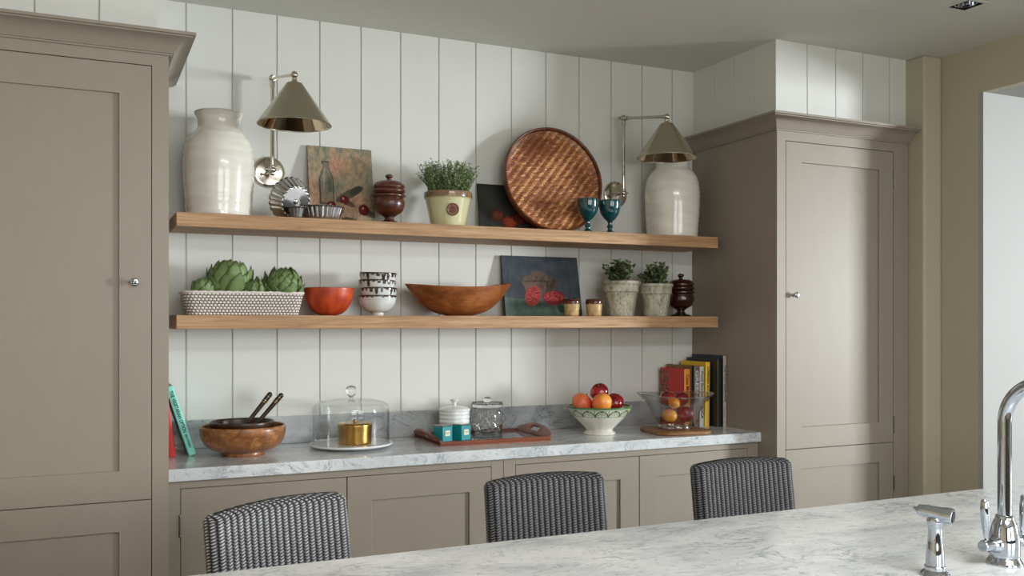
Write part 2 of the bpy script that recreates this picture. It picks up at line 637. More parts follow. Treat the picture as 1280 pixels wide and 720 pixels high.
def knob(parent, x, y, z, off):
    m = MB()
    prof = samp([(0.009, 0, 1), (0.009, 0.002), (0.0055, 0.006), (0.0055, 0.014), (0.012, 0.019), (0.0155, 0.025), (0.013, 0.031), (0.0, 0.033)], 24)
    m.lathe(prof, 24, TR((x, y, z)) @ rm('X', 90))
    return m.build('knob', M_chrome, parent, off)


def hinge(parent, x, y, z0, z1, off):
    m = MB()
    m.tube([(x, y - 0.002, z0), (x, y - 0.002, z1)], 0.0042, 10)
    for z in (z0, z1):
        m.ball((x, y - 0.002, z), 0.0052, 10)
    return m.build('hinge', M_steel, parent, off)


CROWN = [(0.0, 0.0), (0.010, 0.0), (0.012, 0.006), (0.018, 0.008), (0.020, 0.014), (0.024, 0.018), (0.030, 0.030), (0.040, 0.044), (0.055, 0.056), (0.072, 0.063), (0.080, 0.065), (0.080, 0.070), (0.090, 0.072), (0.090, 0.084), (0.0, 0.084)]


def crown(path, zb, name, parent, off, scale=0.9):
    """sweep the cornice profile along a plan path; path items: point and outward mitre vector"""
    v, f = [], []
    n = len(CROWN)
    for (x, y), (nx, ny) in path:
        for d, h in CROWN:
            v.append((x + nx * d, y + ny * d, zb + h * scale))
    for i in range(len(path) - 1):
        for k in range(n - 1):
            f.append((i * n + k, (i + 1) * n + k, (i + 1) * n + k + 1, i * n + k + 1))
        f.append((i * n + n - 1, (i + 1) * n + n - 1, (i + 1) * n, i * n))
    f.append(tuple(range(n)))
    f.append(tuple((len(path) - 1) * n + k for k in range(n)))
    return link_mesh(name, v, f, M_taupe, parent, off, angle=0.5)


def tall_cabinet(x0, x1, yf, doors, ztop, crown_path, crown_z, label, knob_at, split, dtop, hinges, top_pan, frame_x):
    loc = ((x0 + x1) / 2, (yf + YB) / 2, 0)
    t = thing('tall_cabinet', label, 'cabinet', loc)
    m = MB()
    yb = YB - 0.004
    m.box(x0, x0 + 0.02, yf + 0.022, yb, 0.0, ztop)
    m.box(x1 - 0.02, x1, yf + 0.022, yb, 0.0, ztop)
    m.box(x0 + 0.02, x1 - 0.02, yb - 0.01, yb, 0.0, ztop)
    m.box(x0 + 0.02, x1 - 0.02, yf + 0.022, yb - 0.01, ztop - 0.02, ztop)
    m.box(x0 + 0.02, x1 - 0.02, yf + 0.022, yb - 0.01, 0.08, 0.1)
    m.build('body', M_taupe, t, loc, smooth=False)
    # face frame
    m = MB()
    lo, hi = 0.12, ztop
    xs = [x0] + [e for d in doors for e in d] + [x1]
    for i in range(0, len(xs), 2):
        m.box(xs[i], xs[i + 1], yf, yf + 0.022, 0.0, ztop)
    for a, b in doors:
        m.box(a, b, yf, yf + 0.022, 0.0, lo)
        m.box(a, b, yf, yf + 0.022, dtop, ztop)
    m.build('face_frame', M_taupe, t, loc, smooth=False)
    g = 0.0028
    for i, (a, b) in enumerate(doors):
        d = slab_door(a + g, b - g, split + g / 2, dtop - g, yf, top_pan, top_pan, split and 0.112).build('door', M_taupe, t, loc, smooth=False, bevel=0.0012, seg=1)
        d2 = slab_door(a + g, b - g, lo + g, split - g / 2, yf, top_pan, top_pan, 0.11).build('door', M_taupe, t, loc, smooth=False, bevel=0.0012, seg=1)
        if i == knob_at[0]:
            knob(d, knob_at[1], yf, knob_at[2], loc)
        for j, hx, z0, z1 in hinges:
            if j == i:
                hinge(d if z0 > split else d2, hx, yf, z0, z1, loc)
    mb_ = MB()
    for a, b in doors:
        mb_.box(a, b, yf + 0.028, yf + 0.03, lo, dtop)
    mb_.build('gap_shade_sheet', M_dark, t, loc, smooth=False)  # dark sheet stands in for the shade inside the door gaps
    crown(crown_path, crown_z, 'cornice', t, loc)
    return t


q = 1.0
tall_cabinet(-1.695, 0.305, 3.74, [(-1.68, -1.08), (-1.075, -0.42), (-0.41, 0.246)], 2.49,
             [((-1.695, 3.74), (0, -1)), ((0.305, 3.74), (1, -1)), ((0.305, YB - 0.005), (1, 0))], 2.487,
             'tall taupe panelled cupboard filling the left side, its knob near the right edge', (2, 0.184, 1.627), 0.811, 2.444, [], 0.112, None)
tall_cabinet(3.24, 4.165, 3.74, [(3.296, 4.055)], 2.465,
             [((3.24, YB - 0.005), (-1, 0)), ((3.24, 3.74), (-1, -1)), ((4.165, 3.74), (0, -1))], 2.463,
             'tall taupe panelled cupboard between the shelves and the pale doorway on the right', (0, 3.349, 1.617), 0.818, 2.414,
             [(0, 4.058, 2.223, 2.302), (0, 4.058, 0.869, 0.957), (0, 4.058, 0.556, 0.631)], 0.104, None)


def base_cabinet(x0, x1, doors, label, hinges):
    yf = 3.885
    loc = ((x0 + x1) / 2, 4.17, 0)
    t = thing('base_cabinet', label, 'cabinet', loc)
    m = MB()
    m.box(x0 + 0.001, x0 + 0.02, yf + 0.022, YB - 0.004, 0.0, 0.849)
    m.box(x1 - 0.02, x1 - 0.001, yf + 0.022, YB - 0.004, 0.0, 0.849)
    m.box(x0 + 0.02, x1 - 0.02, YB - 0.014, YB - 0.004, 0.0, 0.849)
    m.build('body', M_taupe, t, loc, smooth=False)
    m = MB()
    m.box(x0 + 0.001, doors[0][0], yf, yf + 0.022, 0, 0.849)
    m.box(doors[-1][1], x1 - 0.001, yf, yf + 0.022, 0, 0.849)
    m.box(doors[0][0], doors[-1][1], yf, yf + 0.022, 0.818, 0.849)
    m.box(doors[0][0], doors[-1][1], yf, yf + 0.022, 0, 0.12)
    m.build('face_frame', M_taupe, t, loc, smooth=False, bevel=0.001, seg=1)
    for i, (a, b) in enumerate(doors):
        d = slab_door(a + 0.002, b - 0.002, 0.122, 0.8155, yf, 0.107).build('door', M_taupe, t, loc, smooth=False, bevel=0.0012, seg=1)
        for j, hx, z0, z1 in hinges:
            if i == j:
                hinge(d, hx, yf, z0, z1, loc)
    MB().box(doors[0][0], doors[-1][1], yf + 0.028, yf + 0.03, 0.12, 0.818).build('gap_shade_sheet', M_dark, t, loc, smooth=False)  # dark backing sheet imitates shade between the doors
    return t


base_cabinet(0.306, 1.765, [(0.36, 1.0325), (1.0325, 1.705)], 'low taupe double cupboard under the left half of the marble worktop', [(0, 0.358, 0.63, 0.71), (0, 0.358, 0.22, 0.3)])
base_cabinet(1.765, 3.239, [(1.826, 2.5015), (2.5015, 3.17)], 'low taupe double cupboard under the right half of the marble worktop', [(0, 1.824, 0.63, 0.71), (1, 3.172, 0.63, 0.71)])

# worktop with upstand
WT = thing('marble_worktop', 'long pale grey marble worktop under the shelves with bowls, tray and books on it', 'worktop', (1.77, 4.16, 0.85))
o = (1.77, 4.16, 0.85)
MB().box(0.306, 3.239, 3.86, YB - 0.002, 0.85, 0.90).build('slab', M_marb, WT, o, smooth=False, bevel=0.003)
o_ = MB().box(0.306, 3.239, YB - 0.022, YB - 0.002, 0.9005, 1.03).build('marble_upstand', M_splash, None, (1.77, YB, 0.9), smooth=False, bevel=0.002)
o_.location = (1.77, YB, 0.9)
tag(o_, 'low grey marble upstand running along the wall behind the worktop', 'splashback')

# floating shelves
def shelf(z, label):
    o = MB().box(0.368, 3.175, 4.14, YB - 0.001, z - 0.06, z).build('floating_shelf', M_oak, None, (1.77, 4.3, z - 0.06), smooth=False, bevel=0.002)
    o.location = (1.77, 4.3, z - 0.06)
    tag(o, label, 'shelf')
    return o


U, L, W = 1.943, 1.508, 0.90
shelf(U, 'upper thick oak shelf holding the white jars and round woven tray')
shelf(L, 'lower thick oak shelf holding the artichoke basket and long wooden bowl')

# island
t = thing('kitchen_island', 'white veined marble island top in the foreground with the chrome taps', 'island', (1.3, 1.6, 0))
o = (1.3, 1.6, 0)
MB().box(-0.6, 4.0, 0.95, 2.235, 0.86, 0.90).build('worktop', M_marb2, t, o, smooth=False, bevel=0.004)
MB().box(-0.3, 3.7, 1.05, 1.85, 0.0, 0.859).build('body', M_taupe, t, o, smooth=False)

# ------------------------------------------------------------------ things on the upper shelf
VASE = samp([(0, 0.0), (0.136, 0.0, 1), (0.140, 0.006), (0.144, 0.07), (0.150, 0.16), (0.152, 0.25), (0.141, 0.325), (0.116, 0.368), (0.096, 0.386), (0.091, 0.400), (0.0905, 0.420), (0.0925, 0.438), (0.100, 0.450), (0.1045, 0.455), (0.1045, 0.465), (0.100, 0.468, 1), (0.088, 0.464), (0.082, 0.44), (0.080, 0.40), (0.105, 0.36), (0.13, 0.30), (0.135, 0.2), (0.12, 0.03), (0, 0.02)], 90)


def ceramic_vase(x, y, label, seed):
    t = thing('ceramic_vase', label, 'vase', (x, y, U), 0.4 * seed)
    def fn(r, z, a):
        return r + (0.0016 * math.sin(z * 230 + 2 * nz(z * 20, 0, 0, seed)) + 0.0012 * nz(math.cos(a) * 2, math.sin(a) * 2, z * 8, seed)) * (1 if r > 0.02 else 0)
    def col(r, z, a, u):
        base = lerp(S(240, 238, 230), S(226, 222, 212), 0.5 + 0.8 * nz(math.cos(a) * 1.5, math.sin(a) * 1.5, z * 45, seed))
        if z > 0.463 and u < 0.72:
            base = lerp(base, S(140, 130, 110), 0.5 + 0.5 * nz(a * 4, z * 60, seed))
        return base
    clathe('body', VASE, col, M_attr_g, t, 96, fn)
    return t


ceramic_vase(0.562, 4.306, 'large white glazed jar at the left end of the upper shelf, beside the left lamp', 1)
ceramic_vase(2.988, 4.306, 'large white glazed jar at the right end of the upper shelf, under the right lamp', 2)


def wall_lamp(x, z, top, tip, label):
    """backplate centre x, z on the wall; tip: world position of the arm end above the shade"""
    t = thing('wall_lamp', label, 'lamp', (x, YB, z))
    B = Vector((x, YB, z))
    tip = Vector(tip) - B
    d = -0.09
    zt = top - z
    m = MB()
    m.lathe(samp([(0, 0), (0.075, 0, 1), (0.075, 0.004), (0.071, 0.010), (0.064, 0.012), (0.02, 0.014), (0, 0.014)], 24), 48, TR((0, 0, 0)) @ rm('X', 90))
    m.build('backplate', M_nickel, t)
    m = MB()
    m.tube([(0, -0.012, 0), (0, d, 0)], 0.009, 16)
    m.ball((0, d, 0), 0.017)
    m.lathe(samp([(0, -0.028), (0.010, -0.024), (0.012, -0.016), (0.008, -0.010), (0.012, 0.012), (0.010, 0.022), (0, 0.026)], 24), 20, TR((0, d, 0)))
    m.tube([(-0.03, d, 0), (0.03, d, 0)], 0.005, 12)
    m.ball((-0.032, d, 0), 0.008)
    m.build('bracket', M_nickel, t)
    m = MB()
    m.tube([(0, d, 0.01), (0, d, zt)], 0.0095, 16)
    m.lathe([(0.0, -0.04), (0.0125, -0.04), (0.0125, -0.006), (0, -0.006)], 16, TR((0, d, zt)))
    m.ball((0, d, zt), 0.018)
    m.build('rod', M_nickel, t)
    a0 = Vector((0, d, zt))
    ax = tip - a0
    L_ = ax.length
    ax.normalize()
    m = MB()
    m.tube([a0 - ax * 0.034, a0 - ax * 0.01], 0.006, 12)
    m.tube([a0 - ax * 0.038, a0 - ax * 0.026], 0.0095, 14)
    m.tube([a0 + ax * 0.01, a0 + ax * L_], 0.0082, 16)
    m.tube([a0 + ax * 0.012, a0 + ax * 0.035], 0.0112, 16)
    m.tube([a0 + ax * (L_ - 0.03), a0 + ax * (L_ - 0.01)], 0.0105, 16)
    m.ball(a0 + ax * L_, 0.0155)
    m.tube([a0 + ax * L_, a0 + ax * L_ + Vector((0, 0, -0.036))], 0.007, 14)
    m.lathe(samp([(0, -0.014), (0.011, -0.014), (0.011, -0.024), (0.014, -0.028), (0.018, -0.040), (0, -0.042)], 20), 20, TR(a0 + ax * L_))
    m.build('arm', M_nickel, t)
    T = a0 + ax * L_ + Vector((0, 0, -0.036))
    m = MB()
    m.lathe(samp([(0.012, 0, 1), (0.034, -0.001, 1), (0.037, -0.005, 1), (0.1545, -0.173, 1), (0.157, -0.176), (0.157, -0.180), (0.153, -0.180, 1), (0.151, -0.174, 1), (0.036, -0.011), (0.012, -0.005)], 60), 72, TR(T))
    sh = m.build('lamp_shade', M_nickel_s, t)
    m = MB()
    m.lathe(samp([(0.0355, -0.013), (0.1505, -0.1755)], 20, False), 72, TR(T))
    v = m
    m.f = m.f[:-2] if len(m.f[-1]) > 4 else m.f
    m.build('shade_lining', M_nickel_in, sh)
    m = MB()
    m.lathe(samp([(0, -0.006), (0.018, -0.006), (0.018, -0.05), (0.016, -0.052), (0, -0.052)], 16), 20, TR(T))
    m.ball(T + Vector((0, 0, -0.085)), 0.028, 20, (1, 1, 1.25))
    m.build('bulb', M_white_c, t)
    return t


wall_lamp(0.811, 2.186, 2.61, (0.833, 4.0, 2.538), 'nickel wall lamp on the left, its cone shade hanging beside the white jar')
wall_lamp(2.717, 2.19, 2.602, (2.776, 4.05, 2.549), 'nickel wall lamp on the right, its cone shade hanging over the other white jar')


def fluted_tin(name, label, x, y, z, r0, r1, h, n, mat, M, group=None):
    t = thing(name, label, 'baking tin', (x, y, z))
    def fl(r, zz, a):
        k = min(1, max(0, (r - r0 * 0.5) / (r0 * 0.4)))
        return r * (1 + 0.055 * k * (abs(math.cos(a * n / 2)) - 0.6))
    e = 0.0018
    prof = samp([(0, 0), (r0 * 0.96, 0, 1), (r0, 0.002), (r1, h - 0.004, 1), (r1 + 0.004, h), (r1 + 0.002, h + 0.001), (r1 - e, h - 0.004, 1), (r0 - e, 0.004, 1), (0, 0.003)], 60)
    m = MB()
    m.lathe(prof, n * 10, M, fl)
    if M is not None:
        for k in range(n):
            a = 2 * PI * k / n
            m.ball((r0 * 0.98 * math.cos(a), r0 * 0.98 * math.sin(a), 0.001), r0 * 0.085, 10, (1, 1, 0.7), M)
        m.ball((0, 0, -0.001), 0.012, 14, (1, 1, 0.3), M)
    m.build('body', mat, t)
    return t


axis = Vector((0.40, -0.99, -0.40)).normalized()    # the base of the leaning tin faces the room and a little down
q = (-axis).to_track_quat('Z', 'Y').to_matrix().to_4x4()
fluted_tin('baking_tin', 'large fluted tin tipped on its side by the left lamp, base facing out', 0.833, 4.262, U + 0.0, 0.071, 0.095, 0.062, 20, M_tin,
           TR((0.045, -0.075, 0.0745)) @ q)
fluted_tin('baking_tin', 'shallow silver fluted tin standing upright before the bottle painting', 1.008, 4.24, U, 0.078, 0.098, 0.063, 24, M_tin, None)
fluted_tin('baking_tin', 'tiny dark tin cup in front of the tipped fluted tin', 0.876, 4.158, U, 0.026, 0.036, 0.046, 14, M_tin_d, None)


def canvas(name, label, x0, x1, yb, yt, z0, h, fn, nx=110, ny=110, edge=S(60, 56, 48)):
    """a painted board leaning against the wall: bottom edge at y=yb, top edge at y=yt"""
    w = x1 - x0
    tilt = math.asin((yt - yb) / h)
    t = thing(name, label, 'painting', ((x0 + x1) / 2, yb, z0), rot=(-tilt, 0, 0))
    th = 0.008
    m = MB()
    m.box(-w / 2, w / 2, 0.0008, th, 0, h)
    m.build('board', pmat('board_edge', edge, 0.8), t, smooth=False)
    v, f = grid(lambda a, b: ((a - 0.5) * w, 0.0, b * h), nx, ny)
    cols = [fn(i / (nx - 1), j / (ny - 1)) for i in range(nx) for j in range(ny)]
    link_mesh('picture', v, f, M_paint, t, cols=cols)
    return t


def ell(u, v, cu, cv, ru, rv, rot=0.0):
    c, s_ = math.cos(rot), math.sin(rot)
    x, y = (u - cu) * c + (v - cv) * s_, -(u - cu) * s_ + (v - cv) * c
    return math.hypot(x / ru, y / rv)


def pic_bottle(u, v):
    n1 = nz(u * 3, v * 3, 1.3)
    n2 = nz(u * 9, v * 7, 4.1)
    n3 = nz(u * 26, v * 22, 7.7)
    c = lerp(S(190, 156, 128), S(146, 146, 124), 0.5 + 1.1 * n1)
    c = lerp(c, S(112, 130, 112), max(0, (v - 0.72) * 2.0 + 1.1 * n2))
    c = lerp(c, S(212, 146, 122), max(0, 0.8 - ell(u, v, 0.42, 0.74, 0.16, 0.28)) + 0.25 * n2)
    c = lerp(c, S(186, 128, 98), max(0, 0.7 - ell(u, v, 0.55, 0.3, 0.5, 0.2)))
    c = lerp(c, S(150, 162, 128), max(0, (0.12 - v) * 6) * (0.4 + u))
    c = lerp(c, S(130, 138, 118), max(0, (u - 0.8) * 2))
    c = lerp(c, (0.62 * c[0], 0.66 * c[1], 0.64 * c[2]), 0.35 + 1.2 * n3)
    # knife-like leaf
    d = ell(u, v, 0.62, 0.40, 0.24, 0.055, 0.42)
    if d < 1: c = lerp(c, S(66, 66, 56), 0.85)
    d = ell(u, v, 0.72, 0.45, 0.10, 0.05, 0.5)
    if d < 1: c = lerp(c, S(48, 50, 46), 0.8)
    # bottle
    vb, vt = 0.25, 0.81
    if vb < v < vt:
        t = (v - vb) / (vt - vb)
        w = 0.115 if t < 0.58 else (0.115 - 0.068 * min(1, (t - 0.58) / 0.27) if t < 0.93 else 0.060)
        x = (u - 0.27) / w
        if abs(x) < 1:
            c = lerp(c, S(92, 94, 78), 0.42)
            if abs(x) > 0.80 or t < 0.05 or t > 0.97: c = lerp(c, S(52, 48, 38), 0.75)
            if -0.45 < x < -0.2 and 0.35 < t < 0.85: c = lerp(c, S(170, 168, 150), 0.55)
            if 0.2 < x < 0.7 and 0.3 < t < 0.62: c = lerp(c, S(60, 76, 60), 0.5)
    for cu, cv, r in ((0.53, 0.32, 0.068), (0.33, 0.235, 0.075), (0.83, 0.205, 0.085)):
        d = ell(u, v, cu + 0.07, cv - 0.04, r * 1.5, r * 0.5, -0.3)
        if d < 1: c = lerp(c, S(54, 40, 34), 0.8)
        d = ell(u, v, cu, cv, r, r * 0.85)
        if d < 1:
            c = lerp(S(126, 26, 26), S(70, 14, 18), d)
            if ell(u, v, cu - 0.015, cv + 0.02, 0.014, 0.014) < 1: c = S(210, 150, 140)
    d = ell(u, v, 0.6, 0.07, 0.13, 0.03, -0.1)
    if d < 1: c = lerp(c, S(50, 46, 36), 0.8)
    if ell(u, v, 0.48, 0.25, 0.05, 0.02, 0.4) < 1: c = S(150, 146, 110)
    return c


def pic_dark(u, v):
    n1 = nz(u * 4, v * 4, 9.3)
    c = lerp(S(34, 36, 36), S(52, 52, 46), 0.5 + n1)
    if v < 0.3: c = lerp(c, S(52, 58, 44), 0.6 + n1)
    for cu, cv, r, k in ((0.32, 0.36, 0.13, S(120, 60, 40)), (0.52, 0.22, 0.15, S(168, 70, 34)), (0.72, 0.32, 0.14, S(130, 50, 30))):
        d = ell(u, v, cu, cv, r, r * 0.95)
        if d < 1: c = lerp(k, S(60, 24, 18), d * d + nz(u * 20, v * 20) * 0.6)
    return c


def pic_pomegranate(u, v):
    n1 = nz(u * 3, v * 4, 2.3)
    n2 = nz(u * 24, v * 9, 5.1)
    c = lerp(S(52, 60, 70), S(74, 82, 90), 0.5 + 0.7 * n1 + 0.5 * n2)
    c = lerp(c, S(44, 48, 56), max(0, 0.8 - ell(u, v, 0.25, 0.5, 0.35, 0.3)))
    if v < 0.30 + 0.03 * n1:
        c = lerp(S(72, 92, 86), S(92, 116, 104), 0.5 + n1 + 0.6 * n2)
        c = lerp(c, S(48, 56, 54), max(0, 1 - ell(u, v, 0.45, 0.2, 0.45, 0.1)))
    if ell(u, v, 0.47, 0.56, 0.23, 0.15) < 1 or ell(u, v, 0.47, 0.45, 0.2, 0.13) < 1: c = lerp(S(104, 84, 70), S(60, 50, 44), (u - 0.25) * 1.6 + n2)
    if ell(u, v, 0.46, 0.71, 0.09, 0.05) < 1: c = S(96, 78, 66)
    if ell(u, v, 0.47, 0.585, 0.23, 0.012) < 1: c = S(58, 48, 42)
    d = ell(u, v, 0.37, 0.34, 0.10, 0.175, -0.25)
    if d < 1:
        c = lerp(S(176, 70, 66), S(120, 26, 30), 0.5 + 1.6 * nz(u * 40, v * 40, 3))
        if d > 0.85: c = S(158, 66, 58)
    d = ell(u, v, 0.64, 0.31, 0.145, 0.12, 0.1)
    if d < 1:
        c = lerp(S(186, 74, 70), S(116, 24, 30), 0.5 + 1.6 * nz(u * 40, v * 40, 8))
        if d > 0.88 or v < 0.26: c = S(122, 30, 32)
    return c


canvas('painting', 'unframed painting of a glass bottle and cherries leaning behind the shallow tin', 0.988, 1.304, 4.375, 4.453, U, 0.392, pic_bottle)
canvas('painting', 'small dark painting with orange fruit, half hidden behind the round woven tray', 1.873, 2.2, 4.40, 4.455, U, 0.262, pic_dark, 80, 70, S(30, 30, 28))


def footed_jar(x, y, z, label, mat, s=1.0):
    t = thing('footed_jar', label, 'jar', (x, y, z))
    prof = samp([(0, 0), (0.062, 0, 1), (0.063, 0.006), (0.048, 0.012), (0.026, 0.022), (0.022, 0.034), (0.034, 0.044), (0.062, 0.062), (0.075, 0.088), (0.076, 0.112), (0.070, 0.128), (0.080, 0.134), (0.080, 0.142), (0.068, 0.146, 1), (0, 0.146)], 70)
    m = MB(); m.lathe([(r * s, h * s) for r, h in prof], 48)
    m.build('body', mat, t)
    prof = samp([(0, 0.147), (0.066, 0.147, 1), (0.074, 0.152), (0.079, 0.160), (0.076, 0.168), (0.070, 0.172), (0.076, 0.178), (0.074, 0.188), (0.062, 0.202), (0.045, 0.209), (0.030, 0.211), (0.013, 0.214), (0.011, 0.222), (0.018, 0.230), (0.017, 0.238), (0.008, 0.243), (0, 0.243)], 80)
    m = MB(); m.lathe([(r * s, h * s) for r, h in prof], 48)
    m.build('lid', mat, t)
    return t


footed_jar(1.343, 4.28, U, 'reddish brown turned wooden jar with lid standing beside the bottle painting', M_brown_turn)


def foliage_mesh(name, parent, n, spread, height, base_z, r0, leaf, cols, seed, leaves=9, droop=0.0, tube_r=0.0012):
    rd = random.Random(seed)
    v, f, c = [], [], []

    def quad(p, d, s, wd, col):
        d = d.normalized()
        sd = d.cross(Vector((rd.uniform(-1, 1), rd.uniform(-1, 1), rd.uniform(-0.4, 1)))).normalized()
        up = sd.cross(d).normalized()
        k = len(v)
        pts = [p, p + d * s * 0.45 + sd * wd + up * wd * 0.3, p + d * s, p + d * s * 0.45 - sd * wd + up * wd * 0.3]
        v.extend([tuple(x) for x in pts])
        f.append((k, k + 1, k + 2, k + 3))
        c.extend([lerp(col, (0.02, 0.05, 0.01), 0.2), col, lerp(col, (0.3, 0.4, 0.15), 0.15), col])
    for i in range(n):
        a = rd.uniform(0, 2 * PI)
        rr = r0 * math.sqrt(rd.random())
        p = Vector((rr * math.cos(a), rr * math.sin(a), base_z))
        a2 = a + rd.uniform(-0.6, 0.6)
        out = Vector((math.cos(a2), math.sin(a2), 0)) * spread * rd.uniform(0.2, 1.0) * (0.35 + 0.65 * rr / r0)
        h = height * rd.uniform(0.6, 1.0) * (1 - 0.25 * (rr / r0) ** 2)
        pts = []
        w1, w2 = rd.uniform(-0.01, 0.01), rd.uniform(-0.01, 0.01)
        for k in range(6):
            t = k / 5
            pts.append(p + out * t ** 1.5 + Vector((w1 * math.sin(t * 5), w2 * math.sin(t * 4), h * (t - droop * t ** 3))))
        m = MB(); m.tube(pts, [tube_r * (1.2 - 0.7 * k / 5) for k in range(6)], 3)
        k0 = len(v)
        v.extend([tuple(x) for x in m.v]); f.extend([tuple(q + k0 for q in ff) for ff in m.f]); c.extend([cols[2]] * len(m.v))
        for k in range(leaves):
            t = 0.2 + 0.8 * (k + rd.random() * 0.5) / leaves
            i0 = min(4, int(t * 5)); fr = min(1.0, t * 5 - i0)
            pp = pts[i0].lerp(pts[i0 + 1], fr)
            for s_ in (0, PI):
                aa = rd.uniform(0, PI) + s_
                d = Vector((math.cos(aa), math.sin(aa), rd.uniform(0.1, 0.9)))
                quad(pp, d, leaf * rd.uniform(0.7, 1.2), leaf * 0.28, lerp(cols[0], cols[1], rd.random()))
    return link_mesh(name, v, f, M_leaf, parent, cols=c, smooth=False)


# thyme in a cream pot with a terracotta rim
t = thing('potted_thyme', 'bushy thyme in a cream glazed pot with brown medallion on the upper shelf', 'plant', (1.641, 4.27, U))
PT = samp([(0, 0), (0.082, 0, 1), (0.085, 0.003), (0.112, 0.135, 1), (0.117, 0.138), (0.119, 0.142), (0.119, 0.166), (0.116, 0.170), (0.108, 0.170, 1), (0.104, 0.15), (0, 0.15)], 60)


def pc(r, z, a, u):
    if z > 0.139: return lerp(S(146, 118, 88), S(116, 96, 74), 0.5 + nz(a * 3, z * 40))
    return lerp(S(216, 214, 176), S(198, 196, 150), 0.5 + 0.7 * nz(a * 2, z * 8, 2))


clathe('pot', PT, pc, M_attr_g, t, 64)
m = MB()
Mm = rm('Z', -8) @ TR((0, -0.100, 0.078)) @ rm('X', 90 + 11)
m.lathe(samp([(0, 0), (0.030, 0, 1), (0.031, 0.003), (0.027, 0.006), (0.024, 0.004), (0, 0.004)], 14), 32, Mm)
m.tube([Mm @ Vector((-0.012, -0.012, 0.005)), Mm @ Vector((0, 0.014, 0.006)), Mm @ Vector((0.012, -0.012, 0.005))], 0.0022, 8)
m.tube([Mm @ Vector((0, -0.016, 0.005)), Mm @ Vector((0, 0.004, 0.006))], 0.0026, 8)
m.ball(Mm @ Vector((-0.008, 0.008, 0.005)), 0.004, 8)
m.ball(Mm @ Vector((0.009, 0.007, 0.005)), 0.004, 8)
m.build('medallion', pmat('brown_medallion', S(124, 82, 58), 0.5, 0, 0.3, 90, 0.5, 120), t)
MB().lathe([(0, 0.1505), (0.104, 0.1505), (0.104, 0.158), (0, 0.160)], 32).build('soil', M_soil, t)
foliage_mesh('foliage', t, 230, 0.10, 0.195, 0.152, 0.095, 0.012, (S(84, 112, 66), S(150, 170, 116), S(96, 100, 66)), 3, 11)

# round woven tray leaning on the wall
D_ = 0.575
R_ = D_ / 2
t = thing('woven_tray', 'large round brown woven bamboo tray leaning against the panelling', 'tray', (2.268, 4.315, U), rot=(-math.radians(11), 0, 0))


def weave_h(x, z):
    """twill: returns (height, colour) at a point of the tray"""
    a = math.radians(14)
    xr, zr = x * math.cos(a) + z * math.sin(a), -x * math.sin(a) + z * math.cos(a)
    p, px = 0.0088, 0.0125
    i, j = math.floor(zr / p), math.floor(xr / px)
    over = ((j - i) % 5) < 2
    fz, fx = (zr / p) % 1, (xr / px) % 1
    rnd = nz(i * 7.3 + 0.5, (j // 2) * 3.1, 0.3 if over else 5.3)
    blot = nz(x * 6, z * 6, 3.3)
    if over:
        h = 0.9 * math.sin(PI * fz) ** 0.5
        c = lerp(S(150, 88, 48), S(226, 172, 112), 0.45 + 1.1 * rnd + 1.0 * blot)
    else:
        h = 0.35 * math.sin(PI * fx) ** 0.5
        c = lerp(S(126, 68, 38), S(178, 110, 66), 0.4 + 1.3 * rnd + 0.9 * blot)
    if fz < 0.08 or (not over and fx < 0.1):
        c = lerp(c, S(70, 36, 20), 0.6)
    return h, c


N = 230
v, f, c = [], [], []
idx = {}
for i in range(N):
    for j in range(N):
        x, z = (i / (N - 1) - 0.5) * D_ * 0.97, (j / (N - 1) - 0.5) * D_ * 0.97
        if math.hypot(x, z) < R_ * 0.965:
            h, col = weave_h(x, z)
            rr = math.hypot(x, z) / R_
            idx[i, j] = len(v)
            v.append((x, -0.004 - 0.0035 * h - 0.022 * max(0, (rr - 0.82) / 0.18) ** 2 + 0.0, z + R_))
            c.append(col)
for (i, j), k in idx.items():
    if (i + 1, j) in idx and (i, j + 1) in idx and (i + 1, j + 1) in idx:
        f.append((k, idx[i + 1, j], idx[i + 1, j + 1], idx[i, j + 1]))
link_mesh('woven_base', v, f, M_attr_s, t, cols=c, angle=1.2)
m = MB()
m.lathe([(0, 0.0), (R_ * 0.955, 0.0), (R_ * 0.955, 0.006), (0, 0.006)], 72, TR((0, 0.0, R_)) @ rm('X', -90))
m.build('backing', pmat('bamboo_back', S(104, 64, 40), 0.6, 0, 0.3, 30), t)
m = MB()
prof = samp([(R_ * 0.945, -0.004), (R_ * 0.955, -0.030), (R_ * 0.972, -0.036), (R_ * 0.998, -0.034), (R_, -0.010), (R_ * 0.985, 0.004), (R_ * 0.955, 0.006), (R_ * 0.945, -0.004)], 30)
m.lathe(prof, 96, TR((0, 0, R_)) @ rm('X', -90), lambda r, z, a: r + 0.0006 * math.sin(a * 90))
m.f = [q_ for q_ in m.f if len(q_) == 4]
m.build('rim', wood('bamboo_rim', S(70, 36, 20), S(104, 58, 34), S(132, 80, 48), 0.4, 20, (1, 1, 1)), t)


def goblet(x, y, label, k):
    t = thing('goblet', label, 'goblet', (x, y, U), 0.7 * k, 'teal goblets on the upper shelf')
    prof = samp([(0, 0), (0.036, 0, 1), (0.037, 0.003), (0.024, 0.010), (0.013, 0.018), (0.011, 0.028), (0.017, 0.036), (0.012, 0.044), (0.011, 0.054), (0.015, 0.064), (0.030, 0.078), (0.048, 0.104), (0.0565, 0.140), (0.0585, 0.172), (0.057, 0.175), (0.0545, 0.172), (0.052, 0.14), (0.043, 0.106), (0.026, 0.084), (0, 0.074)], 80)
    m = MB(); m.lathe(prof, 48)
    m.build('bowl', M_teal_glass, t)
    return t


goblet(2.397, 4.215, 'teal glass goblet nearer the woven tray, overlapping its lower right edge', 0)
goblet(2.531, 4.215, 'teal glass goblet under the right lamp backplate, further from the woven tray', 1)

